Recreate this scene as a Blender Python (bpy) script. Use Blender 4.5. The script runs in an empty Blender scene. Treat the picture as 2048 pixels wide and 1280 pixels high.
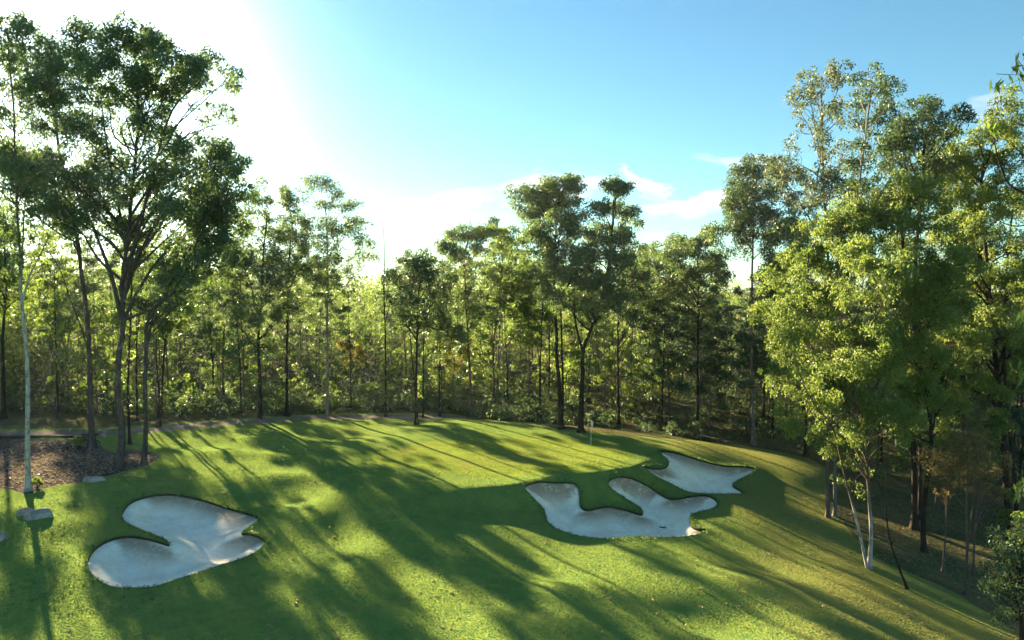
import bpy, math, random
import numpy as np
from mathutils import Vector
from mathutils.geometry import delaunay_2d_cdt

SC = bpy.context.scene
COL = SC.collection
R = math.radians

# ------------------------------------------------------------------ camera
FPX, CAMZ = 1384.0, 13.0
PITCH = R(2.483)
cam_d = bpy.data.cameras.new('camera')
cam = bpy.data.objects.new('camera', cam_d)
COL.objects.link(cam)
cam.location = (0, 0, CAMZ)
cam.rotation_euler = (math.pi / 2 - PITCH, 0, 0)
cam_d.sensor_width = 36.0
cam_d.lens = 36.0 * FPX / 2048.0
cam_d.clip_end = 6000
SC.camera = cam

def ray(px, py):
    a = (px - 1024.0) / FPX
    b = (640.0 - py) / FPX
    c, s = math.cos(PITCH), math.sin(PITCH)
    return np.array((a, c + b * s, -s + b * c))

def at(px, py, Y):
    d = ray(px, py)
    t = Y / d[1]
    return np.array((0, 0, CAMZ)) + d * t

def at_z(px, py, z):
    d = ray(px, py)
    t = (z - CAMZ) / d[2]
    return np.array((0, 0, CAMZ)) + d * t

# ------------------------------------------------------------------ sun and sky
SUN_DIR = np.array((-1024.0, 1384.0, 384.0))
SUN_DIR /= np.linalg.norm(SUN_DIR)
SUN_EL = math.asin(SUN_DIR[2])
SUN_AZ = math.atan2(SUN_DIR[0], SUN_DIR[1])      # from +Y towards +X
SH = np.array((SUN_DIR[0], SUN_DIR[1])) / math.hypot(SUN_DIR[0], SUN_DIR[1])
TANEL = math.tan(SUN_EL)

sl = bpy.data.lights.new('sun', 'SUN')
sl.energy = 5.0
sl.angle = R(0.5)
sl.color = (1.0, 0.82, 0.49)
so = bpy.data.objects.new('sun', sl)
COL.objects.link(so)
so.rotation_euler = Vector(SUN_DIR).to_track_quat('Z', 'Y').to_euler()
so.location = (-60, 80, 60)

def new_nodes(nt):
    nt.nodes.clear()
    return nt.nodes, nt.links

def N(nt, typ, **kw):
    n = nt.nodes.new(typ)
    for k, v in kw.items():
        setattr(n, k, v)
    return n

def setin(n, **kw):
    for k, v in kw.items():
        n.inputs[k.replace('_', ' ')].default_value = v

class NT:
    """tiny wrapper to write node graphs tersely"""
    def __init__(self, nt):
        self.nt = nt
        nt.nodes.clear()
    def node(self, typ, props=None, **ins):
        n = self.nt.nodes.new(typ)
        for k, v in (props or {}).items():
            setattr(n, k, v)
        for k, v in ins.items():
            self.put(n, k.replace('_', ' '), v)
        return n
    def put(self, n, key, v):
        s = n.inputs[int(key[1:])] if key[0] == 'i' and key[1:].isdigit() else n.inputs[key]
        if isinstance(v, bpy.types.NodeSocket):
            self.nt.links.new(v, s)
        else:
            s.default_value = v
    def math(self, op, a, b=0.0, c=0.0, clamp=False):
        n = self.node('ShaderNodeMath', {'operation': op, 'use_clamp': clamp}, i0=a, i1=b, i2=c)
        return n.outputs[0]
    def vmath(self, op, a, b=(0, 0, 0)):
        n = self.node('ShaderNodeVectorMath', {'operation': op}, i0=a, i1=b)
        return n.outputs['Value'] if op in ('DOT_PRODUCT', 'LENGTH', 'DISTANCE') else n.outputs[0]
    def ramp(self, f, lo, hi, a=0.0, b=1.0, smooth=True):
        n = self.node('ShaderNodeMapRange', {'interpolation_type': 'SMOOTHSTEP' if smooth else 'LINEAR'},
                      Value=f, From_Min=lo, From_Max=hi, To_Min=a, To_Max=b)
        return n.outputs[0]
    def mix(self, f, a, b, blend='MIX'):
        n = self.node('ShaderNodeMix', {'data_type': 'RGBA', 'blend_type': blend})
        self.put(n, 'i0', f)
        for i, v in ((6, a), (7, b)):
            if isinstance(v, bpy.types.NodeSocket):
                self.nt.links.new(v, n.inputs[i])
            else:
                n.inputs[i].default_value = v
        return n.outputs[2]
    def noise(self, vec, scale, detail=3.0, rough=0.55, out=0):
        n = self.node('ShaderNodeTexNoise', None, Scale=scale, Detail=detail, Roughness=rough)
        if vec is not None:
            self.put(n, 'Vector', vec)
        return n.outputs[out]

def c4(r, g, b):
    return (r, g, b, 1.0)

world = bpy.data.worlds.new('World')
SC.world = world
world.use_nodes = True
w = NT(world.node_tree)
sky = w.node('ShaderNodeTexSky', {'sky_type': 'NISHITA', 'sun_disc': False, 'sun_elevation': SUN_EL,
                                  'sun_rotation': SUN_AZ, 'altitude': 60.0, 'air_density': 1.0,
                                  'dust_density': 0.12, 'ozone_density': 2.2})
tc = w.node('ShaderNodeTexCoord')
dirv = w.vmath('NORMALIZE', tc.outputs['Generated'])
sep = w.node('ShaderNodeSeparateXYZ', None, Vector=dirv)
dotv = w.vmath('DOT_PRODUCT', dirv, tuple(SUN_DIR))
dcl = w.math('MAXIMUM', dotv, 0.0)
aure = w.math('ADD', w.math('MULTIPLY', w.math('POWER', dcl, 34.0), .85),
              w.math('MULTIPLY', w.math('POWER', dcl, 60.0), 3.0))
elev = w.math('MAXIMUM', sep.outputs['Z'], 0.0)
hz = w.math('MULTIPLY', w.math('POWER', w.math('SUBTRACT', 1.0, elev), 13.0),
            w.math('ADD', 0.06, w.math('MULTIPLY', w.math('POWER', dcl, 6.0), 0.36)))
# thin clouds low over the tree line, laid out by direction
ax = w.math('DIVIDE', sep.outputs['X'], w.math('MAXIMUM', sep.outputs['Y'], 0.05))
ay = w.math('DIVIDE', sep.outputs['Z'], w.math('MAXIMUM', sep.outputs['Y'], 0.05))
comb = w.node('ShaderNodeCombineXYZ', None, X=w.math('MULTIPLY', ax, 1.0), Y=w.math('MULTIPLY', ay, 2.6))
warp = w.noise(comb.outputs[0], 7.0, 4.0, 0.6, 1)
wsep = w.node('ShaderNodeSeparateXYZ', None, Vector=warp)
axw = w.math('ADD', ax, w.math('MULTIPLY', w.math('SUBTRACT', wsep.outputs[0], 0.5), 0.16))
ayw = w.math('ADD', ay, w.math('MULTIPLY', w.math('SUBTRACT', wsep.outputs[1], 0.5), 0.075))
cn = w.noise(comb.outputs[0], 16.0, 6.0, 0.62)
cloud = None
def pxa(px, py):
    return (px - 1024) / FPX, (580 - py) / FPX
for (px, py, rx, ry, amp, tilt) in ((1100, 368, 130, 26, .95, -0.05), (930, 402, 150, 26, .5, -.1),
                              (1385, 405, 105, 20, .95, -0.12),
                              (1300, 362, 52, 20, .8, 0.55), (1335, 478, 80, 16, .7, 0.05),
                              (1475, 316, 90, 17, .55, -0.05), (1960, 215, 60, 22, .35, -0.1)):
    cx, cy = pxa(px, py)
    dx = w.math('SUBTRACT', axw, cx)
    dy = w.math('ADD', w.math('SUBTRACT', ayw, cy), w.math('MULTIPLY', dx, tilt))
    ex = w.math('POWER', w.math('ABSOLUTE', w.math('DIVIDE', dx, rx / FPX)), 2.0)
    ey = w.math('POWER', w.math('ABSOLUTE', w.math('DIVIDE', dy, ry / FPX)), 2.0)
    m = w.ramp(w.math('ADD', ex, ey), 1.3, 0.25, 0.0, amp)
    cloud = m if cloud is None else w.math('MAXIMUM', cloud, m)
cmask = w.math('MULTIPLY', cloud, w.ramp(cn, 0.34, 0.56, 0.3, 1.0), clamp=True)
cmask = w.math('MULTIPLY', cmask, w.ramp(sep.outputs['Y'], 0.05, 0.3))
tint = w.mix(1.0, sky.outputs[0], c4(0.43, .62, .61), 'MULTIPLY')
K = 1.0
glow = w.math('MINIMUM', w.math('ADD', aure, hz), 1.1)
gcol = w.node('ShaderNodeVectorMath', {'operation': 'SCALE'}, i0=(3.5, 3.6, 3.6), Scale=glow)
s1 = w.node('ShaderNodeVectorMath', {'operation': 'ADD'}, i0=tint, i1=gcol.outputs[0])
ccol = w.mix(cmask, s1.outputs[0], c4(3.0, 3.15, 3.2))
bg = w.node('ShaderNodeBackground', None, Color=ccol, Strength=0.05)
wo = w.node('ShaderNodeOutputWorld', None, Surface=bg.outputs[0])

SC.view_settings.view_transform = 'Standard'
SC.view_settings.look = 'None'
SC.view_settings.exposure = 2.95
SC.view_settings.gamma = 1.0
SC.cycles.use_denoising = True
SC.cycles.denoiser = 'OPENIMAGEDENOISE'
SC.cycles.max_bounces = 6
SC.cycles.diffuse_bounces = 4
SC.cycles.glossy_bounces = 2
SC.cycles.transmission_bounces = 5
SC.cycles.transparent_max_bounces = 4
SC.cycles.use_adaptive_sampling = True
SC.cycles.adaptive_threshold = 0.02
SC.cycles.caustics_reflective = False
SC.cycles.caustics_refractive = False

# ------------------------------------------------------------------ materials
def mat(name):
    m = bpy.data.materials.new(name)
    m.use_nodes = True
    g = NT(m.node_tree)
    return m, g

def out(g, sh):
    g.node('ShaderNodeOutputMaterial', None, Surface=sh)

def turf(name, c_lo, c_hi, c_dry, dry_lo, dry_hi, trans, tmix, dryx=None, fine=14.0):
    """short grass: upright blades pass low sun through them, so part of the closure has upright facets"""
    m, g = mat(name)
    geo = g.node('ShaderNodeNewGeometry')
    P = geo.outputs['Position']
    big = g.noise(P, 0.09, 4.0, 0.6)
    mid = g.noise(P, 0.8, 5.0, 0.65)
    fin = g.noise(P, fine, 3.0, 0.7)
    f1 = g.ramp(g.math('ADD', g.math('MULTIPLY', mid, 0.65), g.math('MULTIPLY', fin, 0.35)), 0.34, 0.66)
    col = g.mix(f1, c_lo, c_hi)
    dv = g.math('ADD', g.math('MULTIPLY', big, 0.6), g.math('MULTIPLY', mid, 0.4))
    if dryx:
        sp = g.node('ShaderNodeSeparateXYZ', None, Vector=P)
        dv = g.math('ADD', dv, g.ramp(sp.outputs['X'], dryx[0], dryx[1], 0.0, dryx[2]))
        dv = g.math('ADD', dv, g.ramp(sp.outputs['Y'], dryx[3], dryx[4], 0.0, dryx[5]))
    dry = g.ramp(dv, dry_lo, dry_hi)
    col = g.mix(dry, col, c_dry)
    mot = g.math('ADD', g.math('MULTIPLY', g.noise(P, 1.9, 6.0, .75), .55), g.math('MULTIPLY', g.noise(P, 9.0, 4.0, .8), .45))
    mot = g.ramp(mot, .36, .64, .87, 1.14, False)
    spk = g.noise(P, 45.0, 2.0, 0.8)
    col = g.mix(g.ramp(spk, 0.3, 0.7, 0.35, 0.0), col, c4(c_lo[0] * .35, c_lo[1] * .4, c_lo[2] * .35))
    nv = g.node('ShaderNodeTexNoise', None, Vector=P, Scale=16.0, Detail=4.0, Roughness=.75).outputs[1]
    nv = g.vmath('MULTIPLY', g.vmath('SUBTRACT', nv, (.5, .5, .5)), (3.0, 3.0, 0.0))
    n1 = g.vmath('NORMALIZE', g.vmath('ADD', nv, g.vmath('MULTIPLY', geo.outputs['Normal'], (1.7, 1.7, 1.7))))
    n2 = g.vmath('NORMALIZE', g.vmath('ADD', nv, g.vmath('MULTIPLY', geo.outputs['Normal'], (.4, .4, .4))))
    col = g.node('ShaderNodeVectorMath', {'operation': 'SCALE'}, i0=col, Scale=mot).outputs[0]
    dif = g.node('ShaderNodeBsdfDiffuse', None, Color=col, Normal=n1)
    tcol = g.mix(f1, trans, (trans[0] * 1.4, trans[1] * 1.3, trans[2] * 1.3, 1))
    tcol = g.mix(dry, tcol, (trans[0] * .95, trans[1] * .82, trans[2] + .07, 1))
    tcol = g.node('ShaderNodeVectorMath', {'operation': 'SCALE'}, i0=tcol, Scale=mot).outputs[0]
    tr = g.node('ShaderNodeBsdfDiffuse', None, Color=tcol, Normal=n2)
    mx = g.node('ShaderNodeMixShader', None, Fac=tmix)
    g.put(mx, 'i1', dif.outputs[0])
    g.put(mx, 'i2', tr.outputs[0])
    out(g, mx.outputs[0])
    return m

M = {}
M['grass'] = turf('rough_grass', c4(.003, .092, .066), c4(.009, .125, .070), c4(.095, .125, .055), .54, .88,
                  c4(.66, .65, .012), .19, dryx=(4.0, 22.0, .34, 52.0, 68.0, .10))
M['green'] = turf('putting_green_grass', c4(.012, .095, .045), c4(.022, .125, .05), c4(.13, .14, .06), .46, .72,
                  c4(.64, .62, .03), .215, fine=25.0)

def sand_mat():
    m, g = mat('bunker_sand')
    geo = g.node('ShaderNodeNewGeometry')
    P = geo.outputs['Position']
    a = g.noise(P, 1.1, 6.0, 0.7)
    b = g.noise(P, 5.5, 4.0, 0.7)
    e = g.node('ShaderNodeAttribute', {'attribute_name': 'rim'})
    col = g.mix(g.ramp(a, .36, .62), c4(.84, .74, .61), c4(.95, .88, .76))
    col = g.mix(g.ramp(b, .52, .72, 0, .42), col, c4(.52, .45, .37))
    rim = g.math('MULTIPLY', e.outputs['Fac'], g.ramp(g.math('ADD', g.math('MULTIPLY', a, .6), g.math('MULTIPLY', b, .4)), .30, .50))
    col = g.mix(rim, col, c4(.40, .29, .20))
    bmp = g.node('ShaderNodeBump', None, Strength=.8, Distance=.10,
                 Height=g.math('ADD', g.noise(P, 3.0, 5.0, .7), g.math('MULTIPLY', g.noise(P, 14.0, 3.0, .7), .35)))
    d = g.node('ShaderNodeBsdfDiffuse', None, Color=col, Normal=bmp.outputs[0], Roughness=.6)
    out(g, d.outputs[0])
    return m
M['sand'] = sand_mat()

def ground_mat(name, cols, s1, s2, bump=.12, speck=None):
    m, g = mat(name)
    geo = g.node('ShaderNodeNewGeometry')
    P = geo.outputs['Position']
    a = g.noise(P, s1, 5.0, .65)
    b = g.noise(P, s2, 4.0, .75)
    col = g.mix(g.ramp(a, .35, .65), cols[0], cols[1])
    col = g.mix(g.ramp(b, .5, .68), col, cols[2])
    if speck:
        v = g.node('ShaderNodeTexVoronoi', None, Vector=P, Scale=9.0)
        col = g.mix(g.ramp(v.outputs['Color'], .62, .75, 0, .8), col, speck)
    bmp = g.node('ShaderNodeBump', None, Strength=.9, Distance=bump, Height=b)
    d = g.node('ShaderNodeBsdfDiffuse', None, Color=col, Normal=bmp.outputs[0])
    out(g, d.outputs[0])
    return m
M['mulch'] = ground_mat('mulch_litter', (c4(.05, .04, .037), c4(.085, .068, .06), c4(.14, .11, .095)), .6, 6.0, .14, c4(.30, .25, .20))
M['soil'] = ground_mat('cut_turf', (c4(.03, .045, .02), c4(.06, .06, .035), c4(.10, .075, .05)), 1.5, 9.0, .05)
M['floor'] = ground_mat('woodland_floor', (c4(.065, .065, .03), c4(.12, .105, .05), c4(.055, .10, .03)), .25, 1.5, .15, c4(.18, .14, .08))
M['gravel'] = ground_mat('gravel', (c4(.15, .125, .10), c4(.24, .21, .18), c4(.11, .09, .07)), .5, 5.0, .05)

def leaf_mat(name, lo, hi, tlo, thi, tmix=.45, extra=None):
    m, g = mat(name)
    at_ = g.node('ShaderNodeAttribute', {'attribute_name': 'tint'})
    t = at_.outputs['Fac']
    oi = g.node('ShaderNodeObjectInfo')
    t2 = g.math('ADD', g.math('MULTIPLY', t, .8), g.math('MULTIPLY', oi.outputs['Random'], .2))
    col = g.mix(t2, lo, hi)
    tcol = g.mix(t2, tlo, thi)
    if extra:
        f = g.ramp(t, .93, .97)
        col = g.mix(f, col, extra)
        tcol = g.mix(f, tcol, (extra[0] * 1.5, extra[1] * 1.5, extra[2] * 1.5, 1))
    p = g.node('ShaderNodeBsdfPrincipled', None, Base_Color=col, Roughness=.5)
    p.inputs['Specular IOR Level'].default_value = .3
    tr = g.node('ShaderNodeBsdfTranslucent', None, Color=tcol)
    mx = g.node('ShaderNodeMixShader', None, Fac=tmix)
    g.put(mx, 'i1', p.outputs[0])
    g.put(mx, 'i2', tr.outputs[0])
    out(g, mx.outputs[0])
    return m
M['leaf_gum'] = leaf_mat('gum_leaves', c4(.065, .115, .07), c4(.125, .185, .095), c4(.08, .15, .04), c4(.22, .30, .06), .38)
M['leaf_dark'] = leaf_mat('dark_gum_leaves', c4(.040, .080, .050), c4(.085, .135, .070), c4(.05, .10, .03), c4(.14, .20, .04), .34)
M['leaf_bright'] = leaf_mat('bright_leaves', c4(.06, .125, .028), c4(.125, .20, .045), c4(.15, .24, .04), c4(.34, .38, .08), .44)
M['leaf_mid'] = leaf_mat('mid_leaves', c4(.05, .10, .03), c4(.10, .155, .045), c4(.13, .23, .03), c4(.29, .38, .06), .48)
M['leaf_rusty'] = leaf_mat('rusty_leaves', c4(.07, .09, .03), c4(.15, .12, .05), c4(.16, .16, .04), c4(.30, .20, .07), .42)
M['leaf_orange'] = leaf_mat('orange_leaves', c4(.10, .11, .025), c4(.16, .13, .03), c4(.26, .28, .04), c4(.38, .31, .05), .45)
M['leaf_pink'] = leaf_mat('pink_tip_leaves', c4(.055, .095, .06), c4(.12, .14, .095), c4(.09, .14, .05), c4(.20, .22, .10), .38)

def bark_mat(name, lo, hi, patch, scale=2.2, pw=.55):
    m, g = mat(name)
    tc = g.node('ShaderNodeTexCoord')
    P = tc.outputs['Object']
    st = g.vmath('MULTIPLY', P, (6.0, 6.0, .9))
    a = g.noise(st, scale, 5.0, .7)
    b = g.noise(P, 1.0, 4.0, .7)
    col = g.mix(g.ramp(a, .3, .7), lo, hi)
    col = g.mix(g.ramp(b, pw, pw + .12), col, patch)
    bmp = g.node('ShaderNodeBump', None, Strength=.8, Distance=.04, Height=a)
    d = g.node('ShaderNodeBsdfDiffuse', None, Color=col, Normal=bmp.outputs[0])
    out(g, d.outputs[0])
    return m
M['bark_pale'] = bark_mat('pale_bark', c4(.34, .33, .31), c4(.58, .56, .52), c4(.22, .19, .17), 1.2, .58)
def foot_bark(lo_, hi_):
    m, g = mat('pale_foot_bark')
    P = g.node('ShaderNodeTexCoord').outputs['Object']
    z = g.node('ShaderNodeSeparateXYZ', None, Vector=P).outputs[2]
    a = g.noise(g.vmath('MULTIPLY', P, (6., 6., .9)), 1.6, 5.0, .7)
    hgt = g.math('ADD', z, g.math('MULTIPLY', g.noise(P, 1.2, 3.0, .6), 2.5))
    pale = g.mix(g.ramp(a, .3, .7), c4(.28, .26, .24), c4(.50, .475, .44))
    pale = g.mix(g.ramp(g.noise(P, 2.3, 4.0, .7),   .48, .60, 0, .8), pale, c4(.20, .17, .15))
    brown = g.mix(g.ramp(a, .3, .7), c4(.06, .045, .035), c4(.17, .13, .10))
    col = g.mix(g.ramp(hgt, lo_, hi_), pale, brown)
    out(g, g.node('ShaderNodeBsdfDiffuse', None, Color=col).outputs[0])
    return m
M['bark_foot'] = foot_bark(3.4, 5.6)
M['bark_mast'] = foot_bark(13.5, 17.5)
M['bark_grey'] = bark_mat('grey_bark', c4(.10, .085, .075), c4(.24, .21, .19), c4(.32, .29, .26), 2.0, .6)
M['bark_umber'] = bark_mat('umber_bark', c4(.035, .03, .028), c4(.115, .10, .092), c4(.19, .17, .155), 2.2, .6)
M['bark_dark'] = bark_mat('dark_bark', c4(.022, .018, .016), c4(.065, .05, .042), c4(.10, .08, .065), 2.4, .62)
M['bark_brown'] = bark_mat('brown_bark', c4(.07, .05, .04), c4(.17, .125, .10), c4(.24, .20, .17), 2.2, .6)
M['wood_dead'] = bark_mat('dead_wood', c4(.22, .18, .15), c4(.36, .31, .27), c4(.14, .11, .09), 1.6, .6)

def rock_mat():
    m, g = mat('sandstone')
    tc = g.node('ShaderNodeTexCoord')
    P = tc.outputs['Object']
    a = g.noise(P, 2.0, 6.0, .7)
    col = g.mix(g.ramp(a, .3, .7), c4(.22, .19, .165), c4(.42, .385, .34))
    col = g.mix(g.ramp(g.noise(P, 5.0, 3.0, .6), .58, .7, 0, .7), col, c4(.16, .13, .10))
    bmp = g.node('ShaderNodeBump', None, Strength=.7, Distance=.05, Height=a)
    out(g, g.node('ShaderNodeBsdfDiffuse', None, Color=col, Normal=bmp.outputs[0]).outputs[0])
    return m
M['rock'] = rock_mat()

def plain(name, col, rough=.5, metal=0.0):
    m, g = mat(name)
    tc = g.node('ShaderNodeTexCoord')
    a = g.noise(tc.outputs['Object'], 6.0, 3.0, .6)
    cc = g.mix(g.ramp(a, .3, .7, 0, .25), col, (col[0] * .6, col[1] * .6, col[2] * .6, 1))
    p = g.node('ShaderNodeBsdfPrincipled', None, Base_Color=cc, Roughness=rough, Metallic=metal)
    out(g, p.outputs[0])
    return m
M['white'] = plain('white_paint', c4(.8, .8, .8), .4)
M['cloth'] = plain('flag_cloth', c4(.6, .6, .6), .9)
M['rake'] = plain('dark_plastic', c4(.02, .022, .026), .5)
M['timber'] = plain('timber', c4(.035, .028, .024), .9)

# ------------------------------------------------------------------ object helpers
def props(o, label=None, cat=None, group=None, kind=None):
    if label: o['label'] = label
    if cat: o['category'] = cat
    if group: o['group'] = group
    if kind: o['kind'] = kind
    return o

def mesh_np(name, verts, faces, k, material, smooth=True):
    """verts (n,3), faces flat int array with k corners each"""
    verts = np.asarray(verts, dtype=np.float32)
    faces = np.asarray(faces, dtype=np.int32).reshape(-1, k)
    me = bpy.data.meshes.new(name)
    me.vertices.add(len(verts))
    me.vertices.foreach_set('co', verts.ravel())
    me.loops.add(faces.size)
    me.loops.foreach_set('vertex_index', faces.ravel())
    me.polygons.add(len(faces))
    me.polygons.foreach_set('loop_start', np.arange(0, faces.size, k, dtype=np.int32))
    me.polygons.foreach_set('loop_total', np.full(len(faces), k, dtype=np.int32))
    if smooth:
        me.polygons.foreach_set('use_smooth', np.ones(len(faces), dtype=bool))
    me.update(calc_edges=True)
    me.validate()
    me.materials.append(material)
    return me

def link(name, me, parent=None, loc=(0, 0, 0)):
    o = bpy.data.objects.new(name, me)
    COL.objects.link(o)
    o.location = [float(v) for v in loc]
    if parent is not None:
        o.parent = parent
    return o

def empty(name, loc, label=None, cat=None, group=None):
    o = link(name, None, None, loc)
    o.empty_display_size = .3
    return props(o, label, cat, group)

def copy_tree(o, loc, rz=0.0, s=1.0, label=None, group=None, sz=None):
    c = o.copy()
    COL.objects.link(c)
    c.location = [float(v) for v in loc]
    c.rotation_euler = (0, 0, rz)
    c.scale = (s, s, sz or s)
    if label: c['label'] = label
    if group: c['group'] = group
    for ch in o.children:
        d = ch.copy()
        COL.objects.link(d)
        d.parent = c
    return c

# ------------------------------------------------------------------ terrain
CTRL = [  # px, py, z
    (0, 1280, -.1), (200, 1280, -.3), (420, 1280, -.6), (700, 1280, -1.0), (1000, 1280, -1.3), (1250, 1280, -1.6),
    (1500, 1280, -2.0), (1750, 1280, -2.4), (2000, 1280, -3.2), (2200, 1280, -5.2),
    (-200, 1100, .3), (100, 1100, 0), (350, 1120, -.3), (600, 1150, -.7), (850, 1150, -1.2), (1100, 1150, -1.4), (1350, 1150, -1.6),
    (1550, 1150, -1.8), (1735, 1135, -2.3), (1935, 1190, -3.1), (2030, 1100, -3.5), (1830, 1070, -2.9),
    (-200, 1000, .5), (60, 985, .2), (300, 980, .1), (450, 1000, -.1), (520, 985, -.5), (640, 1010, -.6), (760, 1020, -1.0), (900, 1020, -1.1),
    (590, 960, .35), (480, 925, .55), (560, 900, -.2), (680, 930, -.7), (760, 910, -.5),
    (1000, 1010, -1.1), (1250, 1050, -1.5), (1430, 1030, -1.6), (1500, 980, -1.3), (1600, 1000, -1.6), (1655, 1035, -1.9), (1640, 930, -1.3),
    (1750, 960, -2.4), (1900, 960, -3.4), (2048, 960, -4.2),
    (1400, 950, -1.2), (1300, 900, -.3), (1450, 895, -.6), (1550, 900, -.9),
    (-200, 900, .6), (100, 920, .5), (230, 935, .4), (290, 925, .3), (360, 880, .2), (440, 860, .2), (150, 865, .5),
    (560, 850, -.1), (700, 845, -.1), (850, 840, -.1), (1000, 848, -.2), (1150, 862, -.3), (1300, 878, -.6),
    (650, 875, -.5), (760, 880, -.3), (520, 838, -.1), (640, 832, -.2), (900, 832, -.4),
]
CP = np.array([at_z(*c) for c in CTRL])
EXTRA = np.array([(-40, 85, .3), (-15, 88, -.6), (10, 84, -1.2), (25, 80, -2.6), (45, 70, -5), (60, 90, -6), (-80, 70, 1.0), (-90, 110, 1.5),
                  (-40, 120, .5), (0, 120, -1.5), (40, 130, -4), (0, 180, -1), (-100, 180, 2), (100, 180, -5), (40, 40, -6.0), (60, 40, -8),
                  (20, 15, -3), (0, 10, -1.2), (-20, 10, -.3), (-50, 30, .5), (-60, 50, .8), (30, 10, -4.5), (0, -30, -1), (-60, -30, 0), (60, -30, -6)])
CP = np.vstack([CP, EXTRA])
CS = np.concatenate([np.full(len(CTRL), 3.6), np.full(len(EXTRA), 12.0)])

def low(X, Y):
    X = np.atleast_1d(np.asarray(X, float)); Y = np.atleast_1d(np.asarray(Y, float))
    o = np.empty(len(X))
    for i in range(0, len(X), 4000):
        dx = X[i:i + 4000, None] - CP[None, :, 0]
        dy = Y[i:i + 4000, None] - CP[None, :, 1]
        d2 = dx * dx + dy * dy
        wt = np.exp(-d2 / (2 * CS ** 2)) + 2e-4 / (1 + d2 / 40)
        o[i:i + 4000] = (wt * CP[:, 2]).sum(1) / wt.sum(1)
    return o

def smooth(x, a, b):
    t = np.clip((x - a) / (b - a), 0, 1)
    return t * t * (3 - 2 * t)

def sdist(X, Y, poly):
    """signed distance, positive inside"""
    X = np.asarray(X, float); Y = np.asarray(Y, float)
    if len(X) <= 64:
        A = np.array([q[:2] for q in poly], float); B_ = np.roll(A, -1, 0); E = B_ - A
        wx, wy = X[:, None] - A[:, 0], Y[:, None] - A[:, 1]
        t = np.clip((wx * E[:, 0] + wy * E[:, 1]) / ((E ** 2).sum(1) + 1e-12), 0, 1)
        d = np.hypot(wx - t * E[:, 0], wy - t * E[:, 1]).min(1)
        c = ((A[:, 1] > Y[:, None]) != (B_[:, 1] > Y[:, None])) & (X[:, None] < E[:, 0] * wy / (E[:, 1] + 1e-12) + A[:, 0])
        return np.where(c.sum(1) % 2 == 1, d, -d)
    d = np.full(len(X), 1e9); ins = np.zeros(len(X), bool)
    n = len(poly)
    for i in range(n):
        ax_, ay_ = poly[i][:2]; bx_, by_ = poly[(i + 1) % n][:2]
        ex, ey = bx_ - ax_, by_ - ay_
        t = np.clip(((X - ax_) * ex + (Y - ay_) * ey) / (ex * ex + ey * ey + 1e-12), 0, 1)
        d = np.minimum(d, np.hypot(X - ax_ - t * ex, Y - ay_ - t * ey))
        c = ((ay_ > Y) != (by_ > Y)) & (X < (bx_ - ax_) * (Y - ay_) / (by_ - ay_ + 1e-12) + ax_)
        ins ^= c
    return np.where(ins, d, -d)

def spline(pts, n=8, closed=True):
    pts = [np.array(p, float) for p in pts]
    L = len(pts); res = []
    rng_ = range(L) if closed else range(L - 1)
    for i in rng_:
        p0, p1, p2, p3 = (pts[(i + k) % L] if closed else pts[min(max(i + k, 0), L - 1)] for k in (-1, 0, 1, 2))
        for j in range(n):
            t = j / n
            res.append(.5 * ((2 * p1) + (-p0 + p2) * t + (2 * p0 - 5 * p1 + 4 * p2 - p3) * t * t + (-p0 + 3 * p1 - 3 * p2 + p3) * t ** 3))
    if not closed:
        res.append(pts[-1])
    return res

PLATEAU = np.array([at_z(px, py, 0)[:2] for px, py in spline(
    [(690, 905), (760, 880), (880, 862), (1040, 856), (1200, 868), (1310, 884), (1322, 896), (1290, 912), (1262, 934), (1180, 946), (1090, 955),
     (1035, 966), (960, 972), (870, 965), (770, 935)], 4)])
BUNK_C = np.array([5.5, 45.0])

BUMPS = [(at_z(px, py, 0)[:2], h, a, b) for px, py, h, a, b in
         ((585, 955, .42, 2.6, 1.5), (470, 912, .35, 3.2, 1.6), (525, 992, -.38, 2.4, 1.6), (690, 925, -.35, 3.5, 2.2), (640, 1010, .28, 1.4, 3.0), (740, 1080, .25, 1.2, 3.4),
          (830, 1080, -.30, 2.0, 3.5), (1010, 1130, -.25, 2.0, 2.5), (1120, 1120, .25, 3.0, 1.2), (420, 890, -.25, 2.0, 2.0), (560, 880, .25, 2.5, 1.5), (900, 870, .2, 4.0, 1.6), (760, 868, -.3, 3.5, 1.6),
          (1500, 1090, .3, 3.5, 1.5), (1420, 1150, -.25, 3.0, 1.6), (240, 975, .25, 2.5, 1.2), (120, 1060, .2, 2.0, 1.5))]
def wobble(X, Y):
    z = sum(h * np.exp(-((X - c[0]) / a) ** 2 - ((Y - c[1]) / b) ** 2) for c, h, a, b in BUMPS)
    return z + (.10 * np.sin(.31 * X + .22 * Y + 1.0) + .07 * np.sin(.52 * X - .41 * Y) + .05 * np.sin(.9 * X + .6 * Y + 2)) 

def base_h(X, Y):
    X = np.atleast_1d(np.asarray(X, float)); Y = np.atleast_1d(np.asarray(Y, float))
    z = low(X, Y)
    d = -sdist(X, Y, PLATEAU)
    dist = np.hypot(X - BUNK_C[0], Y - BUNK_C[1])
    wd = 2.4 + 7.0 * smooth(dist, 7, 13)
    k = 1 - smooth(d, 0, wd)
    far = np.clip(np.hypot(X, Y - 40) / 60.0, 0, 1)
    return z * (1 - k) + 0.05 * k + wobble(X, Y) * (1 - .7 * k)

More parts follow.
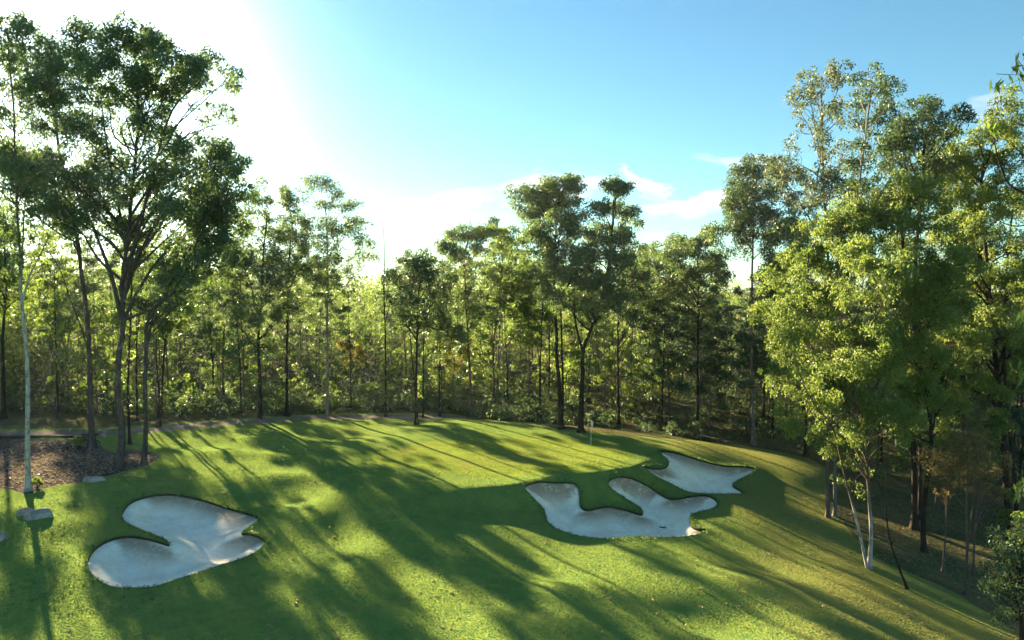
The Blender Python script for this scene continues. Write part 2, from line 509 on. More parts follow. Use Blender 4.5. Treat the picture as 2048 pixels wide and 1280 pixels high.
HX, HY = np.arange(-75, 75.1, .3), np.arange(12, 130.1, .3)
_a, _b = np.meshgrid(HX, HY)
HZ = base_h(_a.ravel(), _b.ravel()).reshape(_a.shape)
def hgrid(X, Y):
    fx = np.clip((X - HX[0]) / .3, 0, len(HX) - 1.001); fy = np.clip((Y - HY[0]) / .3, 0, len(HY) - 1.001)
    i, j = fx.astype(int), fy.astype(int); u, v = fx - i, fy - j
    return (HZ[j, i] * (1 - u) + HZ[j, i + 1] * u) * (1 - v) + (HZ[j + 1, i] * (1 - u) + HZ[j + 1, i + 1] * u) * v

def gpos_many(pts):
    """where the rays through these pixels first meet the base ground"""
    D = np.array([ray(*p[:2]) for p in pts])
    D = D / D[:, 1:2]
    T = np.arange(8, 128, .12)
    X = D[:, 0:1] * T; Z = CAMZ + D[:, 2:3] * T
    below = Z < hgrid(X, np.broadcast_to(T, X.shape))
    k = np.where(below.any(1), below.argmax(1), len(T) - 1)
    t1 = T[k]; t0 = t1 - .12
    for _ in range(12):
        tm = (t0 + t1) / 2
        bl = CAMZ + D[:, 2] * tm < hgrid(D[:, 0] * tm, tm)
        t1 = np.where(bl, tm, t1); t0 = np.where(bl, t0, tm)
    X, Y = D[:, 0] * t1, t1
    return np.column_stack([X, Y, base_h(X, Y)])

def gpos(px, py):
    return gpos_many([(px, py)])[0]

BUNKERS = [
    [(175, 1135), (185, 1105), (215, 1083), (255, 1074), (300, 1080), (338, 1091), (325, 1078), (285, 1062), (250, 1045), (245, 1028), (262, 1006),
     (300, 993), (345, 990), (400, 1000), (450, 1016), (500, 1030), (517, 1040), (497, 1056), (483, 1068), (505, 1070), (528, 1082), (525, 1095), (500, 1112),
     (450, 1130), (400, 1146), (345, 1164), (310, 1175), (270, 1178), (225, 1176), (195, 1160)],
    [(1050, 975), (1075, 965), (1110, 966), (1150, 968), (1158, 990), (1160, 1012), (1175, 1021), (1215, 1014), (1255, 1022), (1283, 1030), (1282, 1018), (1255, 1000),
     (1225, 980), (1217, 964), (1235, 955), (1265, 958), (1300, 975), (1330, 995), (1350, 999), (1385, 993), (1415, 992), (1434, 1005), (1425, 1019), (1395, 1026),
     (1380, 1034), (1382, 1052), (1396, 1060), (1413, 1060), (1390, 1072), (1330, 1077), (1270, 1075), (1215, 1079), (1160, 1074), (1115, 1060), (1095, 1043), (1088, 1020), (1065, 995)],
    [(1288, 935), (1308, 938), (1330, 936), (1338, 925), (1325, 911), (1322, 903), (1350, 906), (1400, 921), (1445, 932), (1490, 934), (1507, 938), (1498, 950),
     (1475, 962), (1465, 972), (1485, 985), (1480, 989), (1430, 989), (1380, 986), (1345, 970), (1310, 952)],
]
BP = []
for b in BUNKERS:
    pts = spline(b, 4)
    BP.append(gpos_many(pts)[:, :2])

def poly_px(pts, n=5):
    return gpos_many(spline(pts, n))[:, :2]

MULCH = poly_px([(-160, 984), (0, 977), (55, 988), (105, 972), (170, 963), (240, 945), (300, 926), (318, 910), (262, 899), (228, 905), (203, 893), (196, 880), (140, 879), (0, 879), (-200, 880)], 3)
PATH = poly_px([(-200, 862), (0, 862), (140, 860), (250, 857), (350, 848), (430, 843), (520, 837), (640, 831), (760, 829), (900, 830), (932, 836), (800, 838), (640, 839),
                (520, 846), (430, 853), (350, 861), (250, 868), (142, 871), (0, 872), (-200, 872)], 2)
GREEN = poly_px([(745, 912), (820, 890), (900, 880), (1030, 872), (1150, 878), (1240, 890), (1262, 905), (1235, 928), (1160, 940), (1070, 948), (1010, 956), (930, 950), (840, 940), (770, 930)], 4)
# edge between mown grass and woodland
edge_px = [(-260, 858), (0, 858), (140, 856), (250, 853), (350, 845), (430, 840), (520, 834), (640, 828), (760, 826), (905, 828), (940, 838), (1050, 846), (1130, 858), (1230, 868), (1320, 876), (1440, 886), (1540, 900),
           (1620, 918), (1660, 950), (1650, 1000), (1690, 1050), (1725, 1090), (1760, 1120), (1830, 1150), (1900, 1180), (1980, 1230), (2080, 1300)]
edge_w = list(gpos_many(spline(edge_px, 3, False))[:, :2])
WOOD = np.array(edge_w + [np.array((26, 5.)), np.array((140., 5.)), np.array((140., 215.)), np.array((-150., 215.)), np.array((-150., float(edge_w[0][1])))])

def pit(X, Y):
    """bunker hollows and their raised lips"""
    z = np.zeros(len(X))
    for i, P_ in enumerate(BP):
        sd = sdist(X, Y, P_)
        dep = .55 if i else .65
        z -= np.where(sd > 0, .06 + dep * smooth(sd, 0, 2.2), 0)
        z += np.where(sd <= 0, .08 * np.exp(sd / .5), 0)
    return z

def in_any(X, Y):
    r = np.zeros(len(X), int)
    for i, P_ in enumerate(BP):
        r[sdist(X, Y, P_) > 0] = i + 1
    return r

def build_terrain():
    rng = np.random.default_rng(5)
    xs = np.arange(-44, 36, .5); ys = np.arange(21, 84, .5)
    gx, gy = np.meshgrid(xs, ys)
    pts = np.stack([gx.ravel(), gy.ravel()], 1) + rng.uniform(-.12, .12, (gx.size, 2))
    # finer points about the bunkers
    for P_ in BP:
        lo, hi = P_.min(0) - 1.2, P_.max(0) + 1.2
        a, b = np.meshgrid(np.arange(lo[0], hi[0], .25), np.arange(lo[1], hi[1], .25))
        q = np.stack([a.ravel(), b.ravel()], 1)
        pts = np.vstack([pts, q + rng.uniform(-.05, .05, q.shape)])
    coarse = []
    for st, x0, x1, y0, y1 in ((4, -150, 140, -20, 215), (40, -900, 900, -300, 1400), (300, -4200, 4200, -900, 5200)):
        a, b = np.meshgrid(np.arange(x0, x1 + 1, st), np.arange(y0, y1 + 1, st))
        coarse.append(np.stack([a.ravel(), b.ravel()], 1).astype(float))
    c0 = coarse[0]; c0 = c0[~((c0[:, 0] > -44.5) & (c0[:, 0] < 36) & (c0[:, 1] > 20.5) & (c0[:, 1] < 84))]
    c1 = coarse[1]; c1 = c1[~((c1[:, 0] > -151) & (c1[:, 0] < 141) & (c1[:, 1] > -21) & (c1[:, 1] < 216))]
    c2 = coarse[2]; c2 = c2[~((c2[:, 0] > -901) & (c2[:, 0] < 901) & (c2[:, 1] > -301) & (c2[:, 1] < 1401))]
    polys = BP + [MULCH, PATH, GREEN, WOOD]
    keep = np.ones(len(pts), bool)
    for P_ in polys:
        keep &= np.abs(sdist(pts[:, 0], pts[:, 1], P_)) > .13
    pts = pts[keep]
    k0 = np.abs(sdist(c0[:, 0], c0[:, 1], WOOD)) > .5
    pts = np.vstack([pts, c0[k0], c1, c2])
    edges = []
    allp = [pts]; n = len(pts)
    for P_ in polys:
        m = len(P_)
        edges += [(n + i, n + (i + 1) % m) for i in range(m)]
        allp.append(P_); n += m
    P = np.vstack(allp)
    import time; t0_ = time.time()
    vv, ee, ff, _, _, _ = delaunay_2d_cdt([Vector((float(a), float(b))) for a, b in P], edges, [], 0, 1e-4, True)
    print('CDT', len(P), time.time() - t0_)
    V = np.array([(v.x, v.y) for v in vv])
    F = np.array([f for f in ff if len(f) == 3], int)
    z = base_h(V[:, 0], V[:, 1])
    far = np.hypot(V[:, 0], V[:, 1] - 60)
    z = z * (1 - smooth(far, 180, 400)) + (-3.0) * smooth(far, 180, 400)
    zp = pit(V[:, 0], V[:, 1])
    C = V[F].mean(1)
    reg = in_any(C[:, 0], C[:, 1])
    regn = np.array(reg)
    m = sdist(C[:, 0], C[:, 1], WOOD) > 0; regn[(reg == 0) & m] = 7
    m = sdist(C[:, 0], C[:, 1], MULCH) > 0; regn[(reg == 0) & m] = 4
    m = sdist(C[:, 0], C[:, 1], PATH) > 0; regn[(reg == 0) & m] = 5
    m = sdist(C[:, 0], C[:, 1], GREEN) > 0; regn[(reg == 0) & m] = 6
    far_c = np.hypot(C[:, 0], C[:, 1])
    def sub(fmask, name, material, zz, label, cat):
        f = F[fmask]
        used = np.unique(f)
        remap = np.full(len(V), -1); remap[used] = np.arange(len(used))
        v3 = np.column_stack([V[used], zz[used]])
        # make faces point up
        a, b, c = (v3[remap[f[:, i]]] for i in range(3))
        nz = np.cross(b - a, c - a)[:, 2]
        f = np.where((nz < 0)[:, None], f[:, ::-1], f)
        me = mesh_np(name, v3, remap[f].ravel(), 3, material)
        o = link(name, me)
        props(o, label, cat, None, 'structure')
        return o, used
    onb = np.zeros(len(V), bool)
    zg = z + zp
    # grass surface keeps the lip height on the outline itself
    sdmax = np.full(len(V), -9.0)
    for P_ in BP:
        sdmax = np.maximum(sdmax, sdist(V[:, 0], V[:, 1], P_))
    onb = np.abs(sdmax) < 1e-3
    zgrass = np.where(onb, z + .08, zg)
    sub(regn == 0, 'grass_ground', M['grass'], zgrass, 'rolling mown grass with long shadows across the whole hole', 'grass')
    sub(regn == 6, 'putting_green', M['green'], zgrass, 'smooth raised putting green, paler than the grass round it', 'putting green')
    sub(regn == 7, 'woodland_floor', M['floor'], zgrass, 'leaf strewn woodland floor under the trees', 'ground')
    sub(regn == 4, 'mulch_bed', M['mulch'], zgrass, 'brown mulch bed around the tall trees on the left', 'ground')
    sub(regn == 5, 'gravel_path', M['gravel'], zgrass, 'pale gravel path along the far edge of the grass', 'path')
    labs = ['heart shaped white sand bunker in front on the left', 'wide lobed sand bunker nearest on the right below the green',
            'smaller sand bunker behind the lobed one on the right']
    for i in range(3):
        zs = np.where(onb, z - .06, zg)
        # rim: sand turns browner near the outline on the far wall
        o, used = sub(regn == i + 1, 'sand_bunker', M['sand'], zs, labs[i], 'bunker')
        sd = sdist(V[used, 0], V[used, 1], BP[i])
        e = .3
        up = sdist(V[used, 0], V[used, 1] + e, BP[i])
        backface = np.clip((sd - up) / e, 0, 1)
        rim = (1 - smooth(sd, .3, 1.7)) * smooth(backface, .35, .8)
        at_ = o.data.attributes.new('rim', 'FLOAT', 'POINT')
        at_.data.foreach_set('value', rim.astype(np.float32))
        # turf edge: cut soil face between lip and sand
        P_ = BP[i]; m = len(P_)
        zz = base_h(P_[:, 0], P_[:, 1])
        v = np.vstack([np.column_stack([P_, zz + .08]), np.column_stack([P_, zz - .10])])
        f = [(k, (k + 1) % m, m + (k + 1) % m, m + k) for k in range(m)]
        me = mesh_np('turf_edge', v, np.array(f).ravel(), 4, M['soil'])
        link('turf_edge', me, o)
    return
build_terrain()

def gz(x, y):
    x = np.atleast_1d(np.asarray(x, float)); y = np.atleast_1d(np.asarray(y, float))
    return base_h(x, y) + pit(x, y)

# ------------------------------------------------------------------ trees
def tube(path, rad, sides):
    path = np.asarray(path, float); rad = np.asarray(rad, float)
    t = np.gradient(path, axis=0)
    t /= np.linalg.norm(t, axis=1)[:, None] + 1e-9
    ref = np.array((1., 0, 0)) if abs(t[:, 0]).mean() < .8 else np.array((0, 1., 0))
    u = np.cross(t, ref); u /= np.linalg.norm(u, axis=1)[:, None] + 1e-9
    v = np.cross(t, u)
    a = np.arange(sides) * 2 * math.pi / sides
    P = path[:, None, :] + rad[:, None, None] * (np.cos(a)[None, :, None] * u[:, None, :] + np.sin(a)[None, :, None] * v[:, None, :])
    n = len(path)
    i, j = np.meshgrid(np.arange(n - 1), np.arange(sides), indexing='ij')
    q = np.stack([i * sides + j, i * sides + (j + 1) % sides, (i + 1) * sides + (j + 1) % sides, (i + 1) * sides + j], -1)
    return P.reshape(-1, 3), q.reshape(-1, 4)

class Wood:
    def __init__(s): s.v = []; s.f = []; s.n = 0
    def add(s, path, rad, sides):
        v, f = tube(path, rad, sides)
        s.v.append(v); s.f.append(f + s.n); s.n += len(v)
    def mesh(s, name, m):
        return mesh_np(name, np.vstack(s.v), np.vstack(s.f).ravel(), 4, m)

def curve(p0, p1, rng, n=6, sag=.12, up=.0, wob=.05):
    p0 = np.array(p0, float); p1 = np.array(p1, float)
    L = np.linalg.norm(p1 - p0)
    t = np.linspace(0, 1, n)[:, None]
    mid = rng.normal(0, wob * L, 3); mid[2] = mid[2] * .5 + up * L
    side = rng.normal(0, wob * .6 * L, 3)
    return p0 + (p1 - p0) * t + np.sin(math.pi * t) * mid + np.sin(2 * math.pi * t) * side

def leaves_mesh(name, C, rad, n, rng, L, W, m, droop=.5, flat=.75, ctint=None, under=.6):
    C = np.asarray(C, float); rad = np.asarray(rad, float); n = np.asarray(n, int)
    idx = np.repeat(np.arange(len(C)), n); T = len(idx)
    d = rng.normal(size=(T, 3)); d /= np.linalg.norm(d, axis=1)[:, None]
    lowm = (d[:, 2] < 0) & (rng.random(T) > under)
    d[lowm, 2] *= -1
    rr = rng.random(T) ** (1 / 2.4)
    p = C[idx] + d * (rad[idx] * rr)[:, None] * np.array((1, 1, flat))
    a = rng.normal(size=(T, 3)) * .75 + d * .5
    a[:, 2] -= droop * 1.6
    a /= np.linalg.norm(a, axis=1)[:, None]
    b = rng.normal(size=(T, 3))
    b = np.cross(a, b); b /= np.linalg.norm(b, axis=1)[:, None] + 1e-9
    s = rng.uniform(.65, 1.35, T)[:, None]
    a = a * (L * .5) * s; b = b * (W * .5) * s
    v = np.stack([p - a, p + b - a * .15, p + a, p - b - a * .15], 1).reshape(-1, 3)
    me = mesh_np(name, v, np.arange(T * 4), 4, m, smooth=False)
    ct = rng.random(len(C)) if ctint is None else ctint
    t = np.clip(ct[idx] * .6 + rng.random(T) * .4, 0, 1)
    at_ = me.attributes.new('tint', 'FLOAT', 'FACE')
    at_.data.foreach_set('value', t.astype(np.float32))
    return me

def grow(rng, wood, trunk, r0, rt, lobes, clump=.95, per=3.0, dens=120, sides=9, lead=.55, twig=True, spread=1.0, minz=0.0, lk=1.0):
    """trunk: polyline (local). lobes: (center, rx, rz). Adds wood; returns clump centres, radii, counts."""
    T = np.array(spline([np.array(p, float) for p in trunk], 5, False))
    n = len(T)
    s = np.linspace(0, 1, n)
    r0 = r0 * .74
    rad = r0 + (rt - r0) * s ** .62
    flare = 1 + .85 * np.exp(-np.linalg.norm(T - T[0], axis=1) / max(.45, r0 * 1.6))
    T = T + np.column_stack([rng.normal(0, r0 * .10, (n, 2)), np.zeros(n)]) * smooth(s, .05, .3)[:, None]
    wood.add(T, rad * flare, sides)
    C = []; Rr = []; Nn = []
    H = T[:, 2]
    for (c, rx, rz) in lobes:
        c = np.array(c, float)
        hd = np.hypot(T[:, 0] - c[0], T[:, 1] - c[1])
        tgt = c[2] - .9 * hd
        cost = np.abs(H - tgt) + np.where(H < minz, 50, 0) + np.where(H > c[2] + .2, 20, 0)
        k = int(np.argmin(cost))
        rb = min(rad[k] * .7, .035 + .045 * rx * (1 + .10 * np.linalg.norm(c - T[k]))) * lk
        path = curve(T[k], c, rng, 8, up=rng.uniform(-.02, .12), wob=.05)
        wood.add(path, np.linspace(rb, max(rb * .25, .015 * lk), 8), 5)
        m = max(2, int(per * (rx / clump) ** 1.7))
        d = rng.normal(size=(m, 3)); d /= np.linalg.norm(d, axis=1)[:, None]
        d[:, 2] = np.where((d[:, 2] < -.2) & (rng.random(m) < .6), -d[:, 2], d[:, 2])
        q = c + d * np.array((rx, rx, rz)) * (rng.random(m) ** .4)[:, None] * spread
        for qi in q:
            r = clump * rng.uniform(.6, 1.25) * min(1.0, .5 + rx / 2.5)
            C.append(qi); Rr.append(r); Nn.append(max(6, int(dens * r * r)))
            if twig:
                st = path[rng.integers(4, 8)]
                tp = curve(st, qi, rng, 4, up=.05, wob=.07)
                wood.add(tp, np.linspace(max(rb * .28, .018 * lk), .008 * lk, 4), 3)
    return np.array(C), np.array(Rr), np.array(Nn)

def hero(name, label, cat, base, trunk_px, r0, rt, lobes_px, bark, leaf, seed, group=None, clump=.72, per=2.6, dens=155,
         L=.26, W=.085, droop=.5, depth=.8, extra=None, minz_f=.3, spread=1.15, Y=None, z0=None, ctint=None, flat=1.0, dup=True, dupf=.75, lk=1.0):
    rng = np.random.default_rng(seed)
    per *= 1.25; dens *= 1.7; W *= 1.2
    b = gpos(*base) if Y is None else at(base[0], base[1], Y)
    if z0 is not None: b[2] = z0
    if Y is not None and z0 is None: b[2] = gz(b[0], b[1])[0]
    Yb = b[1]
    sc = Yb / FPX
    root = empty(name, b, label, cat, group)
    wd = Wood()
    tr = [np.zeros(3) - (0, 0, .15)] + [at(px, py, Yb) - b + (0, rng.normal(0, .15), 0) for px, py in trunk_px]
    lobes = []
    for l in lobes_px:
        px, py, rx = l[:3]
        rz = l[3] if len(l) > 3 else rx * .6
        dy = rng.uniform(-1, 1) * depth * 3.2 if len(l) < 5 else l[4]
        c = at(px, py, Yb + dy) - b
        lobes.append((c, rx * sc, rz * sc * 1.55))
    H = max(c[2] for c, _, _ in lobes) if lobes else 8
    for c, rx, rz in list(lobes):
        q = c + np.array((rng.uniform(-.55, .55) * rx, rng.choice((-1, 1)) * rng.uniform(.6, 1.5) * rx * min(1, depth * 2), rng.uniform(-.5, .4) * rz))
        if dup and rng.random() < dupf: lobes.append((q, rx * .85, rz * .9))
    C, Rr, Nn = grow(rng, wd, tr, r0, rt, lobes, clump, per, dens, minz=H * minz_f, spread=spread, lk=lk)
    for e in (extra or []):   # further stems and bare limbs: (list of px points, r0, r1, start dy, end dy)
        pts, ra, rb, d0, d1 = e
        n = len(pts)
        pp = [at(px, py, Yb + d0 + (d1 - d0) * i / max(n - 1, 1)) - b for i, (px, py) in enumerate(pts)]
        pp = np.array(spline(pp, 5, False))
        wd.add(pp, np.linspace(ra * .66, rb * .8, len(pp)), 6)
    link('trunk', wd.mesh('trunk', bark), root)
    if len(C):
        ct = None
        if ctint: ct = rng.uniform(ctint[0], ctint[1], len(C))
        me = leaves_mesh('crown', C, Rr, Nn, rng, L, W, leaf, droop, flat, ct)
        link('crown', me, root)
    return root, lobes, b

CASTERS = []    # (x, y, r, zb, zt): crowns that already stand

def reg_lobes(b, lobes):
    for c, rx, rz in lobes:
        CASTERS.append((b[0] + c[0], b[1] + c[1], rx, b[2] + c[2] - rz, b[2] + c[2] + rz))

B = M
def add(*a, **k):
    root, lobes, b = hero(*a, **k)
    reg_lobes(b, lobes)
    return root

# ---- left group, on and beside the mulch bed
add('gum_tree', 'slim pale blue-white gum standing on the lower edge of the mulch bed', 'tree', (57, 981),
    [(55, 900), (51, 780), (47, 680), (43, 575), (39, 480), (33, 360), (24, 200), (16, 90)], .25, .04,
    [(10, 60, 35, 30), (40, 75, 25, 18), (-5, 110, 30, 20), (12, 250, 25, 20), (5, 330, 40, 25), (45, 350, 40, 22), (25, 530, 28, 40), (0, 480, 26, 20),
     (-40, 180, 35, 25), (-45, 300, 40, 25), (15, 170, 25, 18)],
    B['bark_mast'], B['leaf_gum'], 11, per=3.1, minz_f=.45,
    extra=[([(47, 600), (58, 555), (75, 520), (100, 470)], .10, .03, 0, 1), ([(42, 560), (46, 480), (48, 420)], .11, .04, 0, -.5)])
add('gum_tree', 'brown trunked gum at the back of the mulch bed, its crown over the left edge', 'tree', (185, 896),
    [(182, 820), (176, 700), (168, 600), (158, 520), (145, 430), (125, 320), (105, 200), (95, 120)], .36, .07,
    [(100, 125, 55, 22), (50, 130, 40, 22), (140, 135, 40, 20), (90, 165, 45, 28), (60, 215, 35, 22), (110, 200, 45, 25), (60, 270, 35, 30), (120, 260, 35, 22),
     (30, 340, 50, 25), (80, 350, 45, 25), (20, 170, 30, 25), (40, 400, 40, 25), (110, 420, 40, 26), (150, 470, 35, 24)],
    B['bark_umber'], B['leaf_gum'], 12, per=2.6,
    extra=[([(176, 700), (160, 650), (145, 610), (120, 540), (95, 500)], .12, .03, 0, .5), ([(174, 690), (200, 715), (232, 738)], .07, .03, 0, -1.5)])
L3 = [(215, 96, 45, 24), (265, 88, 50, 22), (315, 104, 40, 24), (355, 142, 40, 26), (300, 160, 45, 24), (410, 155, 45, 25), (455, 165, 22, 22), (445, 235, 25, 22),
      (405, 245, 18, 20), (345, 195, 45, 25), (320, 230, 38, 22), (200, 150, 42, 32), (190, 205, 50, 32), (240, 225, 32, 28), (300, 275, 42, 22), (190, 285, 45, 30),
      (230, 335, 55, 30), (320, 335, 45, 36), (390, 325, 52, 28), (450, 345, 45, 28), (480, 385, 28, 28), (380, 380, 52, 28), (270, 385, 48, 30), (150, 365, 60, 30),
      (140, 425, 50, 28), (200, 440, 50, 28), (330, 430, 42, 24), (265, 470, 40, 24), (110, 350, 45, 26)]
add('gum_tree', 'largest dark gum on the left, thick trunk splitting into many limbs under a broad crown', 'tree', (238, 938),
    [(240, 860), (241, 760), (243, 660), (246, 560), (254, 470), (262, 380), (270, 280), (275, 180), (270, 100)], .40, .06, L3,
    B['bark_umber'], B['leaf_gum'], 13, per=2.7, depth=.9,
    extra=[([(243, 640), (225, 560), (200, 490), (175, 430), (150, 380)], .24, .06, 0, -1), ([(246, 600), (275, 520), (310, 450), (355, 400), (420, 350)], .22, .05, 0, 1.5),
           ([(244, 620), (258, 540), (285, 430), (310, 330), (345, 220), (400, 165)], .22, .05, 0, -2), ([(252, 500), (235, 400), (215, 300), (200, 180)], .18, .05, 0, 2)])
add('gum_tree', 'slim trunk at the right corner of the mulch bed, forking and leaning right', 'tree', (288, 928),
    [(290, 860), (293, 780), (296, 700), (300, 650), (318, 605), (345, 555), (375, 505), (410, 450)], .26, .07,
    [(420, 430, 50, 35), (460, 420, 40, 35), (480, 460, 35, 35), (400, 480, 50, 30), (430, 530, 50, 30), (370, 520, 45, 30), (400, 580, 40, 28), (350, 620, 35, 22),
     (320, 560, 32, 22), (470, 525, 30, 30), (440, 470, 40, 30)],
    B['bark_umber'], B['leaf_gum'], 14, per=2.9, depth=.35,
    extra=[([(297, 690), (304, 640), (322, 580), (330, 540)], .12, .05, 0, 1)])
add('gum_tree', 'thin blackish stem between the two trunks right of the mulch bed', 'tree', (260, 888),
    [(259, 800), (260, 700), (262, 600), (264, 520)], .16, .05,
    [(260, 520, 30, 22), (285, 550, 26, 20), (240, 560, 26, 20), (262, 610, 28, 18), (285, 490, 25, 18)], B['bark_dark'], B['leaf_dark'], 15)
add('gum_tree', 'dark trunk cut by the left edge of the photo beyond the timber edging', 'tree', (8, 838),
    [(7, 760), (5, 660), (10, 560), (4, 460)], .28, .07,
    [(0, 440, 40, 24), (30, 470, 35, 22), (-35, 480, 40, 25), (15, 540, 38, 22), (-20, 570, 36, 22), (40, 600, 30, 18)], B['bark_dark'], B['leaf_mid'], 16)
add('gum_tree', 'pair of leaning dark stems beside the start of the gravel path', 'tree', (318, 853),
    [(322, 800), (326, 730), (335, 650), (345, 580)], .20, .05,
    [(345, 570, 32, 22), (320, 610, 30, 20), (365, 620, 32, 22), (340, 660, 32, 18), (370, 560, 26, 18)], B['bark_dark'], B['leaf_mid'], 17,
    extra=[([(314, 853), (318, 790), (312, 700), (316, 620)], .15, .04, 0, .5)])
# ---- row along the path
add('gum_tree', 'dark bushy gum by the path, third tree right of the mulch bed', 'tree', (521, 836),
    [(520, 760), (518, 680), (522, 600), (528, 510), (532, 430)], .30, .06,
    [(530, 420, 22, 30), (548, 480, 30, 30), (520, 530, 40, 28), (497, 470, 25, 35), (540, 580, 35, 26), (510, 640, 34, 26), (528, 700, 28, 22), (485, 560, 28, 26), (555, 640, 24, 22), (505, 420, 18, 22)],
    B['bark_dark'], B['leaf_gum'], 18)
add('gum_tree', 'dark straight gum just right of the bushy one beside the path', 'tree', (574, 832),
    [(574, 740), (574, 640), (576, 540), (585, 450)], .28, .05,
    [(590, 425, 24, 28), (570, 490, 28, 28), (602, 480, 26, 24), (575, 550, 34, 26), (618, 540, 26, 22), (560, 610, 28, 20), (595, 610, 28, 20), (575, 405, 16, 20)],
    B['bark_dark'], B['leaf_gum'], 19)
add('gum_tree', 'tall airy gum with open feathery crown rising alone left of the sky gap', 'tree', (655, 828),
    [(655, 740), (654, 650), (655, 540), (653, 460), (650, 400)], .24, .05,
    [(640, 370, 36, 9), (668, 392, 20, 9), (616, 385, 20, 9), (650, 418, 26, 12), (705, 420, 20, 11), (716, 448, 24, 10), (640, 450, 26, 12), (690, 470, 28, 11), (728, 490, 28, 12),
     (650, 492, 22, 13), (615, 500, 26, 14), (737, 520, 24, 11), (680, 525, 38, 16), (700, 560, 34, 18), (640, 565, 38, 20), (600, 440, 18, 12)],
    B['bark_grey'], B['leaf_gum'], 20, clump=.6, dens=120, L=.24, W=.07, dupf=.3)
add('dead_tree', 'bare pale dead stems standing in the sky gap, black at the foot', 'tree', (772, 833),
    [(771, 760), (770, 680), (769, 590), (768, 500), (766, 450)], .17, .03, [], B['bark_dark'], B['leaf_gum'], 21,
    extra=[([(769, 620), (780, 560), (786, 500), (788, 470)], .06, .015, 0, .3), ([(769, 590), (760, 540), (756, 500)], .05, .015, 0, -.3), ([(768, 540), (776, 500), (779, 478)], .04, .012, 0, .2),
           ([(770, 650), (782, 600), (800, 560)], .05, .012, 0, -.4)])
add('gum_tree', 'dark crowned gum with black trunk in front of the path', 'tree', (833, 849),
    [(833, 780), (834, 700), (836, 620), (842, 540)], .24, .06,
    [(832, 540, 30, 20), (860, 532, 26, 16), (810, 572, 30, 20), (850, 578, 35, 20), (820, 612, 35, 20), (860, 620, 30, 20), (840, 650, 30, 20), (800, 640, 20, 16)],
    B['bark_dark'], B['leaf_dark'], 22, dens=130,
    extra=[([(836, 849), (828, 760), (822, 690), (815, 600)], .13, .04, .3, .8)])
add('gum_tree', 'short dark crowned gum right behind the black-trunked one', 'tree', (878, 832),
    [(878, 770), (880, 700), (884, 620)], .20, .05,
    [(886, 590, 24, 18), (890, 625, 26, 18), (878, 660, 26, 20), (872, 695, 24, 18), (898, 665, 18, 16), (864, 560, 20, 14)], B['bark_dark'], B['leaf_dark'], 23, dens=130)
add('gum_tree', 'thin stem next to the black-trunked gum by the path', 'tree', (846, 834),
    [(846, 760), (847, 690), (852, 620)], .12, .04, [(855, 610, 22, 16), (840, 640, 20, 14), (862, 650, 20, 14)], B['bark_dark'], B['leaf_gum'], 24)
add('gum_tree', 'slender gum where the path ends, flat airy crown spreading left', 'tree', (941, 834),
    [(940, 760), (936, 680), (932, 600), (930, 520), (938, 470)], .22, .05,
    [(893, 497, 20, 8), (915, 475, 30, 10), (946, 468, 30, 10), (977, 466, 25, 9), (920, 520, 24, 13), (952, 555, 34, 20), (930, 600, 28, 22), (900, 560, 20, 18), (950, 640, 26, 20),
     (925, 680, 20, 16), (958, 505, 26, 13)],
    B['bark_brown'], B['leaf_gum'], 25, clump=.62, dupf=.5)
add('gum_tree', 'slender gum with a forked stem midway up, left of the tall pair', 'tree', (988, 826),
    [(988, 760), (987, 690), (996, 620), (1004, 540), (1002, 490)], .22, .05,
    [(1000, 475, 30, 11), (1031, 490, 24, 12), (985, 512, 33, 15), (1026, 530, 28, 16), (990, 560, 34, 20), (1030, 580, 28, 20), (1000, 612, 28, 18), (1045, 545, 20, 14)],
    B['bark_brown'], B['leaf_mid'], 26, clump=.62, dupf=.5, extra=[([(987, 692), (975, 640), (968, 580)], .10, .03, 0, .8)])
add('gum_tree', 'very thin straight sapling left of the tall pair, bright leaves low down', 'tree', (1058, 832),
    [(1058, 760), (1057, 680), (1056, 600)], .13, .04, [(1056, 590, 26, 18), (1040, 630, 24, 16), (1072, 640, 24, 16), (1055, 680, 26, 14), (1062, 550, 20, 14)], B['bark_brown'], B['leaf_mid'], 27)
add('gum_tree', 'tall gum, left one of the pair at the far edge of the green, flat topped', 'tree', (1122, 857),
    [(1119, 780), (1114, 700), (1110, 620), (1108, 540), (1112, 460), (1118, 400)], .33, .07,
    [(1050, 395, 28, 12), (1034, 408, 18, 9), (1085, 384, 35, 12), (1120, 377, 32, 12), (1155, 385, 22, 12), (1080, 420, 38, 13), (1125, 415, 35, 15), (1155, 430, 20, 15), (1060, 435, 25, 10),
     (1105, 460, 40, 16), (1140, 470, 30, 19), (1080, 490, 35, 19), (1115, 520, 40, 22), (1085, 550, 28, 20), (1140, 555, 30, 20), (1100, 590, 26, 16)],
    B['bark_dark'], B['leaf_gum'], 28, clump=.66, extra=[([(1124, 857), (1126, 780), (1124, 700), (1122, 600), (1128, 520), (1140, 460)], .20, .05, .4, 1.0)])
